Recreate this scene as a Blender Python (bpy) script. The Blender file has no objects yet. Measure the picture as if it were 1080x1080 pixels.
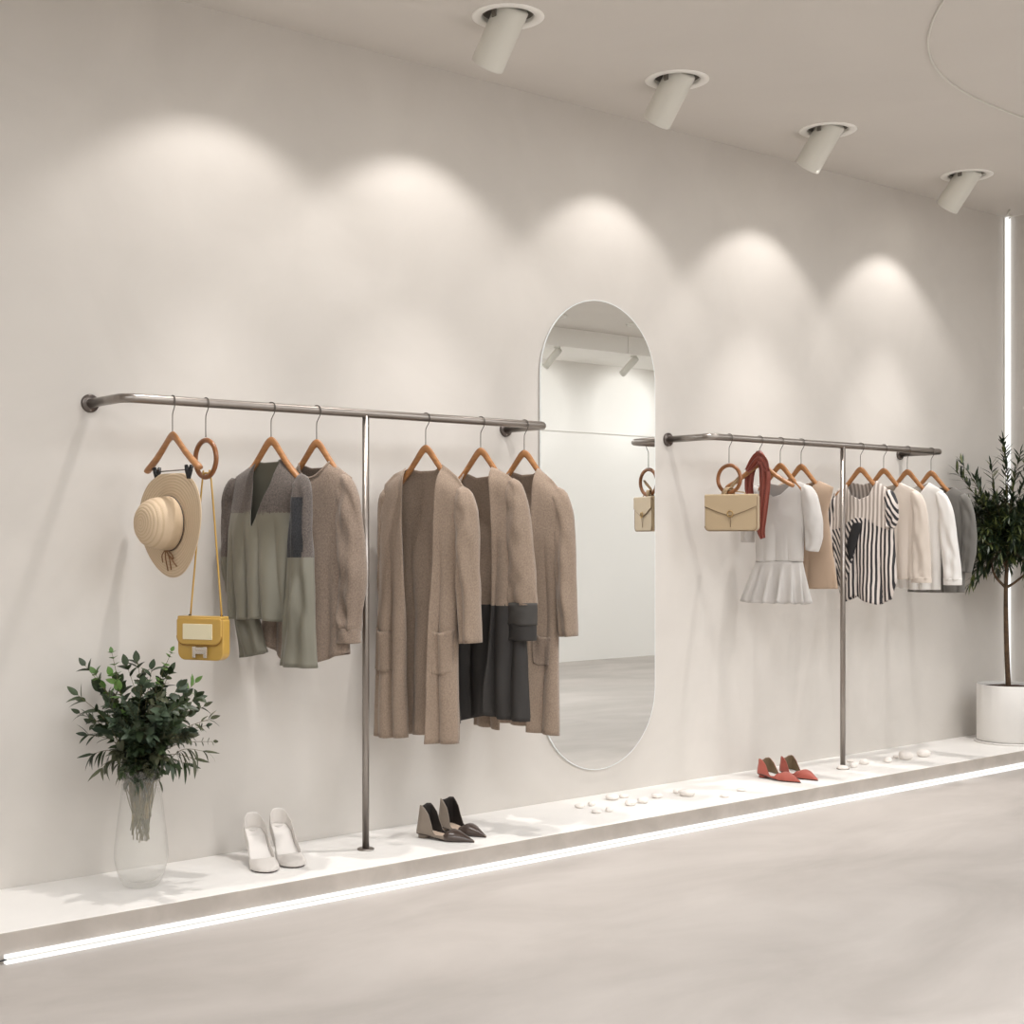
import bpy, bmesh, math, random
from mathutils import Vector, Matrix, noise
random.seed(7)
S = bpy.context.scene
COL = S.collection
PI = math.pi
R = math.radians

# ------------------------------------------------------------------ camera
EYE = Vector((0.0, -4.9, 1.315))          # 1.315 m above the floor, 4.9 m from the display wall
YAW = R(50.3)
FPX = 1494.0
HOR = 566.0
cam_d = bpy.data.cameras.new('camera'); cam = bpy.data.objects.new('camera', cam_d); COL.objects.link(cam)
cam.location = EYE; cam.rotation_euler = (PI / 2, 0, YAW - PI / 2)
cam_d.sensor_width = 36; cam_d.lens = 36 * FPX / 1080; cam_d.shift_y = (HOR - 540) / 1080
cam_d.clip_start = 0.05
S.camera = cam

# ------------------------------------------------------------------ world, exposure
w = bpy.data.worlds.new('world'); S.world = w; w.use_nodes = True
w.node_tree.nodes['Background'].inputs[0].default_value = (1, 0.95, 0.9, 1)
w.node_tree.nodes['Background'].inputs[1].default_value = 0.3
S.view_settings.view_transform = 'Standard'; S.view_settings.look = 'None'
S.view_settings.gamma = 1; S.view_settings.use_curve_mapping = False
S.view_settings.exposure = 0.0
S.cycles.max_bounces = 10; S.cycles.diffuse_bounces = 6; S.cycles.glossy_bounces = 6
S.cycles.transmission_bounces = 10; S.cycles.transparent_max_bounces = 16
S.cycles.sample_clamp_indirect = 3.0
S.cycles.caustics_reflective = False; S.cycles.caustics_refractive = False

# ------------------------------------------------------------------ room measures and lights
CEIL = 3.333
PLAT = 0.095
PLATD = 0.545
X0R, X1R, X2R = -3.0, 8.14, 14.5
YR = -1.3
YB = -6.2
SPOTX = [(2.57, -0.97), (3.50, -0.66), (4.56, -0.55), (5.70, -0.49), (7.01, -0.435)]   # the row of gimbal spots
SPOT_W, SPOT_A, SPOT_BL = 16.5, 20.0, 0.45
CORE_W = 100.0
WARM = (1.0, 0.965, 0.935)
for (sx, sy, sb) in ((2.57, -0.575, 51), (3.52, -0.515, 50), (4.62, -0.46, 48), (5.72, -0.45, 47), (6.85, -0.45, 47)):
    ld = bpy.data.lights.new('spot_light', 'SPOT'); lo = bpy.data.objects.new('spot_light', ld); COL.objects.link(lo)
    ld.energy = SPOT_W; ld.color = WARM; ld.spot_size = R(2 * sb); ld.spot_blend = SPOT_BL; ld.shadow_soft_size = 0.022
    lo.location = (sx, sy, CEIL - 0.185)
    lo.rotation_euler = (R(SPOT_A), 0, 0)
    ld2 = bpy.data.lights.new('spot_core', 'SPOT'); l2 = bpy.data.objects.new('spot_core', ld2); COL.objects.link(l2)   # the hot centre of the same beam
    ld2.energy = CORE_W; ld2.color = WARM; ld2.spot_size = R(62); ld2.spot_blend = 1.0; ld2.shadow_soft_size = 0.022
    l2.location = lo.location; l2.rotation_euler = (R(2), 0, 0)
FILL_W = 44.0
FILL_PANELS = [(x, y) for x in (-1.4, 0.9, 3.2, 5.5) for y in (-3.4,)] + [(-1.4, -4.7), (3.2, -4.7), (6.6, -4.5), (8.6, -2.6), (11.6, -2.8), (12.8, -4.2)]
for x, y in FILL_PANELS:       # added round ceiling panels, out of view, filling the room with soft light
    ld = bpy.data.lights.new('fill_panel_light', 'AREA'); lo = bpy.data.objects.new('fill_panel_light', ld); COL.objects.link(lo)
    ld.shape = 'DISK'; ld.size = 1.8; ld.energy = FILL_W; ld.color = (0.95, 0.975, 1.0)
    lo.location = (x, y, CEIL - 0.02)

SLIM_W = 20.0
for x in (1.2, 4.2, 7.0, 9.4, 10.8, 12.6):     # mirrored soffit spots, with more lamps added along to brighten the front wall
    ld = bpy.data.lights.new('slim_light', 'SPOT'); lo = bpy.data.objects.new('slim_light', ld); COL.objects.link(lo)
    ld.energy = SLIM_W; ld.color = (1, .99, .97); ld.spot_size = R(140); ld.spot_blend = 1.0; ld.shadow_soft_size = .03
    lo.location = (x, YB + .6, CEIL - .38); lo.rotation_euler = (R(-48), 0, 0)

# ------------------------------------------------------------------ measuring from the photograph
FW = Vector((math.cos(YAW), math.sin(YAW), 0)); RT = Vector((math.sin(YAW), -math.cos(YAW), 0)); UP = Vector((0, 0, 1))
def ray(px, py): return FW + RT * ((px - 540) / FPX) - UP * ((py - HOR) / FPX)
def hit(px, py, p0, n):
    d = ray(px, py); p0 = Vector(p0); n = Vector(n)
    return EYE + d * ((p0 - EYE).dot(n) / d.dot(n))
def on_wall(px, py, y=0.0): return hit(px, py, (0, y, 0), (0, 1, 0))
def on_z(px, py, z): return hit(px, py, (0, 0, z), (0, 0, 1))

# ------------------------------------------------------------------ materials
def lin(c):
    c = c / 255.0
    return c / 12.92 if c <= 0.04045 else ((c + 0.055) / 1.055) ** 2.4
def rgb(r, g, b): return (lin(r), lin(g), lin(b), 1)
def inp(b, k, v):
    if k in b.inputs: b.inputs[k].default_value = v
def mat(name, c, rough=0.6, metal=0.0, var=0.0, vscale=8.0, bump=0.0, bscale=200.0, sheen=0.0, spec=None,
        coat=0.0, alpha=1.0, stretch=None, bdist=0.002, emit=None, c2=None):
    m = bpy.data.materials.new(name); m.use_nodes = True; nt = m.node_tree; b = nt.nodes['Principled BSDF']
    inp(b, 'Base Color', rgb(*c)); inp(b, 'Roughness', rough); inp(b, 'Metallic', metal)
    inp(b, 'Sheen Weight', sheen); inp(b, 'Coat Weight', coat); inp(b, 'Alpha', alpha)
    if spec is not None: inp(b, 'Specular IOR Level', spec)
    if emit: inp(b, 'Emission Color', (*emit[0], 1)); inp(b, 'Emission Strength', emit[1])
    tc = nt.nodes.new('ShaderNodeTexCoord'); mp = nt.nodes.new('ShaderNodeMapping')
    nt.links.new(tc.outputs['Object'], mp.inputs[0])
    if stretch: mp.inputs['Scale'].default_value = stretch
    if var or c2:
        n = nt.nodes.new('ShaderNodeTexNoise'); n.inputs['Scale'].default_value = vscale; n.inputs['Detail'].default_value = 6
        n.inputs['Roughness'].default_value = 0.6
        nt.links.new(mp.outputs[0], n.inputs['Vector'])
        r = nt.nodes.new('ShaderNodeValToRGB'); r.color_ramp.elements[0].position = 0.3; r.color_ramp.elements[1].position = 0.7
        a = c2 if c2 else tuple(max(0, v * (1 - var)) for v in c)
        hi = c if c2 else tuple(min(255, v * (1 + var)) for v in c)
        r.color_ramp.elements[0].color = rgb(*a); r.color_ramp.elements[1].color = rgb(*hi)
        nt.links.new(n.outputs[0], r.inputs[0]); nt.links.new(r.outputs[0], b.inputs['Base Color'])
    if bump:
        n2 = nt.nodes.new('ShaderNodeTexNoise'); n2.inputs['Scale'].default_value = bscale; n2.inputs['Detail'].default_value = 3
        nt.links.new(mp.outputs[0], n2.inputs['Vector'])
        bp = nt.nodes.new('ShaderNodeBump'); bp.inputs['Strength'].default_value = bump; bp.inputs['Distance'].default_value = bdist
        nt.links.new(n2.outputs[0], bp.inputs['Height']); nt.links.new(bp.outputs[0], b.inputs['Normal'])
    return m

def plaster(name, a, c, rough, scale, bump, stretch=(1, 1, 1), big=None):
    """two layers of soft mottling, trowelled plaster or polished cement"""
    m = bpy.data.materials.new(name); m.use_nodes = True; nt = m.node_tree; b = nt.nodes['Principled BSDF']
    inp(b, 'Roughness', rough); inp(b, 'Specular IOR Level', 0.3)
    tc = nt.nodes.new('ShaderNodeTexCoord'); mp = nt.nodes.new('ShaderNodeMapping'); mp.inputs['Scale'].default_value = stretch
    nt.links.new(tc.outputs['Object'], mp.inputs[0])
    n = nt.nodes.new('ShaderNodeTexNoise'); n.inputs['Scale'].default_value = scale; n.inputs['Detail'].default_value = 8
    n.inputs['Roughness'].default_value = 0.55; n.inputs['Distortion'].default_value = 0.6
    nt.links.new(mp.outputs[0], n.inputs['Vector'])
    r = nt.nodes.new('ShaderNodeValToRGB'); r.color_ramp.elements[0].position = 0.32; r.color_ramp.elements[1].position = 0.68
    r.color_ramp.elements[0].color = rgb(*a); r.color_ramp.elements[1].color = rgb(*c)
    nt.links.new(n.outputs[0], r.inputs[0]); out = r.outputs[0]
    if big:
        n3 = nt.nodes.new('ShaderNodeTexNoise'); n3.inputs['Scale'].default_value = big[0]; n3.inputs['Detail'].default_value = 4
        n3.inputs['Distortion'].default_value = 1.2
        nt.links.new(mp.outputs[0], n3.inputs['Vector'])
        r3 = nt.nodes.new('ShaderNodeValToRGB'); r3.color_ramp.elements[0].position = 0.42; r3.color_ramp.elements[1].position = 0.56
        r3.color_ramp.elements[0].color = (big[1], big[1], big[1], 1); r3.color_ramp.elements[1].color = (1, 1, 1, 1)
        nt.links.new(n3.outputs[0], r3.inputs[0])
        mx = nt.nodes.new('ShaderNodeMix'); mx.data_type = 'RGBA'; mx.blend_type = 'MULTIPLY'; mx.inputs[0].default_value = 1
        nt.links.new(out, mx.inputs[6]); nt.links.new(r3.outputs[0], mx.inputs[7]); out = mx.outputs[2]
    nt.links.new(out, b.inputs['Base Color'])
    bp = nt.nodes.new('ShaderNodeBump'); bp.inputs['Strength'].default_value = bump; bp.inputs['Distance'].default_value = 0.004
    nt.links.new(n.outputs[0], bp.inputs['Height']); nt.links.new(bp.outputs[0], b.inputs['Normal'])
    return m

M = {}
M['wall'] = plaster('wall_plaster', (203, 198, 192), (209, 204, 198), 0.85, 2.2, 0.12)
M['ceiling'] = plaster('ceiling_plaster', (213, 208, 202), (218, 213, 207), 0.9, 1.2, 0.08)
M['floor'] = plaster('polished_cement', (170, 163, 157), (190, 183, 177), 0.62, 1.5, 0.05, (0.65, 1.3, 1), (0.8, 0.93))
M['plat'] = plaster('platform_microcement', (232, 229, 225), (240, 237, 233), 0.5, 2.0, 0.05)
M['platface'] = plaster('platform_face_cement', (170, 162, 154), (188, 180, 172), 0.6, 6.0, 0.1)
M['steel'] = mat('brushed_steel', (150, 143, 137), 0.32, 1.0, bump=0.05, bscale=400)
M['steel_dark'] = mat('dark_steel', (105, 98, 94), 0.3, 1.0)
M['wire'] = mat('hook_wire', (120, 115, 110), 0.3, 1.0)
M['wood'] = mat('hanger_wood', (172, 120, 72), 0.42, 0, vscale=14, c2=(142, 95, 54), stretch=(1, 1, 6), coat=0.2)
M['ringwood'] = mat('ring_wood', (150, 96, 52), 0.35, 0, vscale=20, c2=(122, 74, 38), coat=0.25)
M['white_metal'] = mat('white_lamp_paint', (222, 220, 212), 0.45)
M['ring_white'] = mat('white_trim_ring', (247, 245, 240), 0.35)
M['cup'] = mat('recess_metal', (120, 114, 106), 0.5)
M['black'] = mat('black_plastic', (22, 24, 26), 0.4)
M['mirror'] = mat('mirror_silver', (244, 246, 245), 0.0, 1.0)
M['mirror_edge'] = mat('mirror_edge', (236, 240, 240), 0.25, 0.0, spec=0.8)
def emis(name, c, s):
    m = bpy.data.materials.new(name); m.use_nodes = True; nt = m.node_tree; nt.nodes.remove(nt.nodes['Principled BSDF'])
    e = nt.nodes.new('ShaderNodeEmission'); e.inputs[0].default_value = (*c, 1); e.inputs[1].default_value = s
    nt.links.new(e.outputs[0], nt.nodes['Material Output'].inputs[0]); return m
M['led'] = emis('led_white', (1.0, 0.99, 0.975), 1.25)
M['lens'] = emis('lamp_lens', (1.0, 0.93, 0.83), 6.0)

# ------------------------------------------------------------------ mesh helpers
def link(name, bm, m, parent=None, smooth=True, loc=None):
    me = bpy.data.meshes.new(name); bm.normal_update(); bm.to_mesh(me); bm.free()
    o = bpy.data.objects.new(name, me); COL.objects.link(o)
    for mm in (m if isinstance(m, (list, tuple)) else [m]): me.materials.append(M[mm] if isinstance(mm, str) else mm)
    if smooth:
        for p in me.polygons: p.use_smooth = True
    if parent: o.parent = parent
    if loc: o.location = loc
    return o
def tag(o, label=None, cat=None, group=None, kind=None):
    if label: o['label'] = label
    if cat: o['category'] = cat
    if group: o['group'] = group
    if kind: o['kind'] = kind
    return o
def thing(name, label, cat, loc=(0, 0, 0), rz=0.0, group=None):
    o = bpy.data.objects.new(name, None); COL.objects.link(o); o.location = loc; o.rotation_euler = (0, 0, rz)
    o.empty_display_size = 0.1
    return tag(o, label, cat, group)
def bev(o, wd=0.003, seg=2):
    md = o.modifiers.new('bevel', 'BEVEL'); md.width = wd; md.segments = seg; md.limit_method = 'ANGLE'; return o
def solid(o, t=0.003, off=0):
    md = o.modifiers.new('solid', 'SOLIDIFY'); md.thickness = t; md.offset = off; return o
def sub(o, n=1):
    md = o.modifiers.new('sub', 'SUBSURF'); md.levels = n; md.render_levels = n; return o
def box(bm, a, b):
    vs = [bm.verts.new((x, y, z)) for x in (a[0], b[0]) for y in (a[1], b[1]) for z in (a[2], b[2])]
    for f in ((0, 1, 3, 2), (4, 6, 7, 5), (0, 4, 5, 1), (2, 3, 7, 6), (0, 2, 6, 4), (1, 5, 7, 3)): bm.faces.new([vs[i] for i in f])
def frames(pts):
    n = len(pts); out = []; up = None
    for i in range(n):
        d = (pts[min(i + 1, n - 1)] - pts[max(i - 1, 0)]).normalized()
        if up is None:
            up = Vector((0, 0, 1)) if abs(d.z) < 0.9 else Vector((0, 1, 0))
        s = d.cross(up).normalized(); up = s.cross(d).normalized(); out.append((d, s, up))
    return out
def tube(bm, pts, r, seg=10, cap=True, flat=1.0):
    pts = [Vector(p) for p in pts]; rs = r if isinstance(r, (list, tuple)) else [r] * len(pts)
    rings = []
    for p, (d, s, u), rr in zip(pts, frames(pts), rs):
        rings.append([bm.verts.new(p + s * (math.cos(2 * PI * k / seg) * rr * flat) + u * (math.sin(2 * PI * k / seg) * rr)) for k in range(seg)])
    for a, b in zip(rings, rings[1:]):
        for k in range(seg): bm.faces.new((a[k], a[(k + 1) % seg], b[(k + 1) % seg], b[k]))
    if cap: bm.faces.new(rings[0][::-1]); bm.faces.new(rings[-1])
def lathe(bm, prof, seg=48, c=(0, 0, 0)):
    """prof: list of (r, z); r = 0 closes"""
    rings = []
    for r, z in prof:
        if r <= 1e-6: rings.append([bm.verts.new((c[0], c[1], c[2] + z))])
        else: rings.append([bm.verts.new((c[0] + math.cos(2 * PI * k / seg) * r, c[1] + math.sin(2 * PI * k / seg) * r, c[2] + z)) for k in range(seg)])
    for a, b in zip(rings, rings[1:]):
        for k in range(seg):
            k2 = (k + 1) % seg
            f = [a[k % len(a)], a[k2 % len(a)], b[k2 % len(b)], b[k % len(b)]]
            u = []
            for v in f:
                if v not in u: u.append(v)
            if len(u) > 2: bm.faces.new(u)
def smoothpath(pts, n=6):
    pts = [Vector(p) for p in pts]; out = []
    for i in range(len(pts) - 1):
        p0 = pts[max(i - 1, 0)]; p1 = pts[i]; p2 = pts[i + 1]; p3 = pts[min(i + 2, len(pts) - 1)]
        for k in range(n):
            t = k / n
            out.append(0.5 * ((2 * p1) + (p2 - p0) * t + (2 * p0 - 5 * p1 + 4 * p2 - p3) * t * t + (3 * p1 - p0 - 3 * p2 + p3) * t ** 3))
    out.append(pts[-1]); return out
def lerp(a, b, t): return a + (b - a) * t
def interp(tab, x):
    """tab sorted by x ascending: [(x, v)]"""
    if x <= tab[0][0]: return tab[0][1]
    for (a, va), (b, vb) in zip(tab, tab[1:]):
        if x <= b: return lerp(va, vb, (x - a) / (b - a) if b > a else 0)
    return tab[-1][1]

# ------------------------------------------------------------------ the room
def struct(name, bm, m, smooth=False): return tag(link(name, bm, m, None, smooth), kind='structure')
bm = bmesh.new(); box(bm, (X0R - .2, YB - .2, -0.15), (X2R + .2, 0.2, 0)); struct('floor', bm, 'floor')
bm = bmesh.new(); box(bm, (X0R - .2, 0, 0), (X1R + .2, 0.2, CEIL + .3)); struct('wall_back', bm, 'wall')
bm = bmesh.new(); box(bm, (X1R, YR, 0), (X1R + .2, 0, CEIL + .3)); struct('wall_right', bm, 'wall')
bm = bmesh.new(); box(bm, (X1R + .2, YR, 0), (X2R, YR + .2, CEIL + .3)); struct('wall_alcove', bm, 'wall')
bm = bmesh.new(); box(bm, (X2R, YB - .2, 0), (X2R + .2, YR + .2, CEIL + .3)); struct('wall_far', bm, 'wall')
bm = bmesh.new(); box(bm, (X0R - .2, YB - .2, 0), (X0R, 0, CEIL + .3)); struct('wall_left', bm, 'wall')
M['wall_white'] = plaster('white_paint', (240, 238, 234), (243, 241, 237), 0.8, 1.0, 0.03)
bm = bmesh.new(); box(bm, (X0R - .2, YB - .2, 0), (X2R + .2, YB, CEIL + .3)); struct('wall_front', bm, 'wall_white')
# boxed soffit along the front wall, in three lengths with a shadow gap
for i, (a, b) in enumerate(((X0R, 3.2), (3.206, 7.71), (7.716, 10.0), (10.006, X2R))):
    bm = bmesh.new(); box(bm, (a, YB, CEIL - .18), (b, YB + .86, CEIL)); struct('trim_%d' % (i + 1), bm, 'wall_white')
bm = bmesh.new(); box(bm, (X0R, YB, 2.42), (X2R, YB + .012, CEIL)); struct('trim_5', bm, 'wall_white')
# ceiling with round holes for the spots
bm = bmesh.new()
HOLES = [(x, y) for x, y in SPOTX]
RH = 0.105
outer = [bm.verts.new(p) for p in ((X0R - .1, YB - .1, CEIL), (X2R + .1, YB - .1, CEIL), (X2R + .1, .1, CEIL), (X0R - .1, .1, CEIL))]
edges = [bm.edges.new((outer[i], outer[(i + 1) % 4])) for i in range(4)]
for hx, hy in HOLES:
    vs = [bm.verts.new((hx + RH * math.cos(2 * PI * k / 40), hy + RH * math.sin(2 * PI * k / 40), CEIL)) for k in range(40)]
    edges += [bm.edges.new((vs[k], vs[(k + 1) % 40])) for k in range(40)]
bmesh.ops.triangle_fill(bm, edges=edges, use_beauty=True)
box(bm, (X0R - .1, YB - .1, CEIL + .2), (X2R + .1, .1, CEIL + .3))
struct('ceiling', bm, 'ceiling')
# thin curved line on the ceiling
cp = [on_z(*p, CEIL) for p in ((1010, -22), (995, 0), (984, 20), (979, 40), (980, 56), (987, 71), (1000, 85), (1020, 98), (1045, 110), (1080, 124), (1120, 140))]
bm = bmesh.new(); tube(bm, [Vector((p.x, p.y, CEIL - .004)) for p in smoothpath(cp, 5)], 0.0045, 6)
tag(link('ceiling_cable', bm, 'white_metal'), 'thin white cable curving across the ceiling at upper right', 'cable')

# ------------------------------------------------------------------ platform and LED strips
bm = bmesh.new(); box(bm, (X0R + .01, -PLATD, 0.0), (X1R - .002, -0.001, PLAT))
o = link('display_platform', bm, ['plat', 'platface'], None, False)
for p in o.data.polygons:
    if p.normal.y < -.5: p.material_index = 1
bev(o, .003); tag(o, 'long low pale cement platform running along the foot of the wall', 'platform')
t = thing('floor_led_strip', 'glowing white light strip along the floor at the foot of the platform', 'light strip', (0, 0, 0))
lx = on_z(5, 1012, 0.016).x
bm = bmesh.new(); box(bm, (lx, -PLATD - .016, 0.017), (X1R - .01, -PLATD - .001, 0.029)); bev(link('light_bar', bm, 'led', t, False), .002)
bm = bmesh.new(); box(bm, (lx, -PLATD - .022, 0.001), (X1R - .01, -PLATD - .001, 0.0118)); bev(link('light_bar', bm, 'led', t, False), .002)
bm = bmesh.new(); box(bm, (lx, -PLATD - .010, 0.0118), (X1R - .01, -PLATD - .001, 0.017)); link('channel', bm, 'white_metal', t, False)
bm = bmesh.new(); tube(bm, smoothpath([(lx - .4, -PLATD - .01, .006), (lx - .1, -PLATD - .012, .01), (lx + .005, -PLATD - .01, .014)]), .003, 6); link('power_wire', bm, 'black', t)
t = thing('corner_led_strip', 'glowing white vertical light strip in the right corner behind the tree', 'light strip', (X1R, 0, 0))
bm = bmesh.new(); box(bm, (-.03, -.032, PLAT + .001), (-.004, -.006, CEIL - .002)); bev(link('light_bar', bm, 'led', t, False), .004)
bm = bmesh.new(); box(bm, (-.036, -.006, PLAT + .001), (-.001, -.0005, CEIL - .002)); link('channel', bm, 'white_metal', t, False)
bm = bmesh.new(); tube(bm, smoothpath([(-.02, -.02, CEIL - .012), (-.05, -.06, CEIL - .01), (-.12, -.08, CEIL - .007), (-.2, -.14, CEIL - .006)]), .005, 6); link('power_wire', bm, 'white_metal', t)

# ------------------------------------------------------------------ ceiling spots
def make_spot(label, x, y, tilt):
    t = thing('ceiling_spotlight', label, 'spotlight', (x, y, CEIL), 0, 'adjustable ceiling spotlights over the rails')
    bm = bmesh.new(); lathe(bm, [(RH - .004, .10), (RH - .004, .004), (RH, -.003), (.135, -.005), (.142, -.001), (.142, .0), (RH + .001, .002)], 56)
    link('trim_ring', bm, 'ring_white', t)
    bm = bmesh.new(); lathe(bm, [(RH - .005, .015), (RH - .005, .18), (0, .18)], 40); solid(link('recess_cup', bm, 'cup', t), .002)
    r = .066; L0, L1 = -.055, .20
    bm = bmesh.new(); lathe(bm, [(r - .006, -L1 + .03), (r - .006, -L1 + .003), (r - .002, -L1), (r, -L1 + .003), (r, -L0 - .01), (r - .012, -L0), (0, -L0)], 48)
    b = link('lamp_body', bm, 'white_metal', t); b.rotation_euler = (R(tilt), 0, 0); b.location = (0, 0, -.005)
    bm = bmesh.new(); lathe(bm, [(r - .006, -L1 + .03), (0, -L1 + .032)], 40); l = link('lens', bm, 'lens', b)
    bm = bmesh.new(); lathe(bm, [(r - .0055, -L1 + .001), (r - .0055, -L1 + .028), (r - .012, -L1 + .028), (r - .012, -L1 + .001)], 40); link('baffle', bm, 'black', b)
    for s in (-1, 1):
        bm = bmesh.new(); box(bm, (s * (r + .004) - .003, -.012, -.015), (s * (r + .004) + .003, .012, .12)); bev(link('bracket', bm, 'cup', t, False), .001)
    return t
for lab, (x, y) in zip(('white tilted ceiling spotlight above the left end of the hat and bag rail',
                        'white tilted ceiling spotlight nearest the top edge, above the long coats',
                        'white tilted ceiling spotlight above the mirror, second of the visible row',
                        'white tilted ceiling spotlight third along, above the right rail start',
                        'white tilted ceiling spotlight farthest along, nearest the lit corner'), SPOTX):
    make_spot(lab, x, y, 40)
for x, y in FILL_PANELS:  # rims around the added, unseen fill lights
    bm = bmesh.new(); lathe(bm, [(.91, 0), (.95, 0), (.955, -.006), (.95, -.03), (.91, -.03), (.91, 0)], 64)
    o = link('added_fill_panel', bm, 'white_metal', None, loc=(x, y, CEIL)); tag(o, 'large round white ceiling fill light added out of view for soft room light', 'ceiling light', 'added round fill lights')
# seen in the mirror: two discs on the far ceiling and two slim spots on the soffit
EYEM = Vector((EYE.x, -EYE.y, EYE.z))
def mir(px, py, n, p0):
    d = ray(px, py); d = Vector((d.x, -d.y, d.z))
    return EYEM + d * ((Vector(p0) - EYEM).dot(Vector(n)) / d.dot(Vector(n)))
for lab, (px, py), rr in (('large round ceiling disc light reflected at the top left of the mirror', (577, 333), .17), ('small round ceiling ring reflected at the upper right of the mirror', (672, 342), .12)):
    p = mir(px, py, (0, 0, 1), (0, 0, CEIL))
    t = thing('ceiling_disc_light', lab, 'ceiling light', (p.x, p.y, CEIL))
    bm = bmesh.new(); lathe(bm, [(0, -.014), (rr - .03, -.014)], 40); link('diffuser', bm, 'ceiling', t)
    bm = bmesh.new(); lathe(bm, [(rr - .03, -.014), (rr - .02, -.02), (rr, -.012), (rr, 0)], 40); link('rim', bm, 'white_metal', t)
for lab, (px, py) in (('slim white cylinder spot under the far soffit, left one in the mirror', (586, 360)), ('slim white cylinder spot under the far soffit, right one in the mirror', (667, 368))):
    p = mir(px, py, (0, 1, 0), (0, YB + .80, 0)); zt = CEIL - .18
    t = thing('cylinder_spotlight', lab, 'spotlight', (p.x, YB + .80, zt), 0, 'slim soffit spotlights')
    bm = bmesh.new(); lathe(bm, [(0, 0), (.035, 0), (.035, -.012), (.008, -.014), (.008, -.06)], 24); link('mount', bm, 'white_metal', t)
    bm = bmesh.new(); tube(bm, [(0, .03, -.03), (0, -.17, -.17)], .035, 20); link('lamp_body', bm, 'white_metal', t)

# ------------------------------------------------------------------ mirror
mw, mh, mz = 0.745, 2.22, 1.315 + .008
mx = 4.600
def capsule(w_, h_, n=32):
    r = w_ / 2; pts = []
    for k in range(n + 1): a = PI * k / n; pts.append((r * math.cos(a), h_ / 2 - r + r * math.sin(a)))
    for k in range(n + 1): a = PI + PI * k / n; pts.append((r * math.cos(a), -h_ / 2 + r + r * math.sin(a)))
    return pts
t = thing('wall_mirror', 'tall frameless pill-shaped mirror on the wall between the two rails', 'mirror', (mx, 0, mz))
bm = bmesh.new(); f = bm.faces.new([bm.verts.new((x, -.0105, z)) for x, z in capsule(mw - .008, mh - .008)])
if f.normal.y > 0: f.normal_flip()
link('glass', bm, 'mirror', t, False)
bm = bmesh.new()
a = [bm.verts.new((x, -.010, z)) for x, z in capsule(mw, mh)]; b = [bm.verts.new((x, -.004, z)) for x, z in capsule(mw, mh)]
bm.faces.new(a); bm.faces.new(b[::-1])
for k in range(len(a)): bm.faces.new((a[k], b[k], b[(k + 1) % len(a)], a[(k + 1) % len(a)]))
bmesh.ops.recalc_face_normals(bm, faces=bm.faces)
link('glass_edge', bm, 'mirror_edge', t, False)
bm = bmesh.new()
a = [bm.verts.new((x, -.004, z)) for x, z in capsule(mw - .06, mh - .06)]; b = [bm.verts.new((x, 0, z)) for x, z in capsule(mw - .06, mh - .06)]
bm.faces.new(a); bm.faces.new(b[::-1])
for k in range(len(a)): bm.faces.new((a[k], b[k], b[(k + 1) % len(a)], a[(k + 1) % len(a)]))
bmesh.ops.recalc_face_normals(bm, faces=bm.faces)
link('backing', bm, 'white_metal', t, False)

# ------------------------------------------------------------------ rails
RY = -0.285; RZ = 1.795; RR = 0.0165
def make_rail(label, xa, xb, xp):
    t = thing('clothes_rail', label, 'clothes rail', (xp, RY, PLAT))
    def arc(cx, cy, a0, a1, r=.05, n=8): return [(cx + r * math.cos(lerp(a0, a1, k / n)), cy + r * math.sin(lerp(a0, a1, k / n)), RZ) for k in range(n + 1)]
    pts = [(xa, -.002, RZ), (xa, RY + .08, RZ)] + arc(xa + .05, RY + .05, PI, 1.5 * PI) + [(lerp(xa, xb, k / 6), RY, RZ) for k in range(1, 6)] + arc(xb - .05, RY + .05, 1.5 * PI, 2 * PI) + [(xb, RY + .08, RZ), (xb, -.002, RZ)]
    bm = bmesh.new(); tube(bm, [Vector(p) - Vector((xp, RY, PLAT)) for p in pts], RR, 20); link('rail', bm, 'steel', t)
    for x in (xa, xb):
        bm = bmesh.new(); lathe(bm, [(0, .010), (.030, .010), (.033, .007), (.033, 0)], 36)
        fo = link('wall_flange', bm, 'steel_dark', t, loc=(x - xp, -RY, RZ - PLAT)); fo.rotation_euler = (PI / 2, 0, 0)
        for k in range(3):
            a = k * 2 * PI / 3 + .5
            bm = bmesh.new(); lathe(bm, [(0, .0125), (.003, .012), (.004, .010)], 12, (.0255 * math.cos(a), .0255 * math.sin(a), 0)); link('screw', bm, 'steel', fo)
    bm = bmesh.new(); tube(bm, [(0, 0, .004), (0, 0, RZ - PLAT)], .0135, 20); link('pole', bm, 'steel', t)
    bm = bmesh.new(); lathe(bm, [(0, .007), (.028, .007), (.033, .004), (.033, 0)], 32); link('foot_flange', bm, 'steel', t)
    return t
make_rail('long brushed steel wall rail on a pole, left one with hat and coats', 2.09, 4.03, 3.09)
make_rail('long brushed steel wall rail on a pole, right one by the tree', 5.07, 7.00, 6.09)

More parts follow.
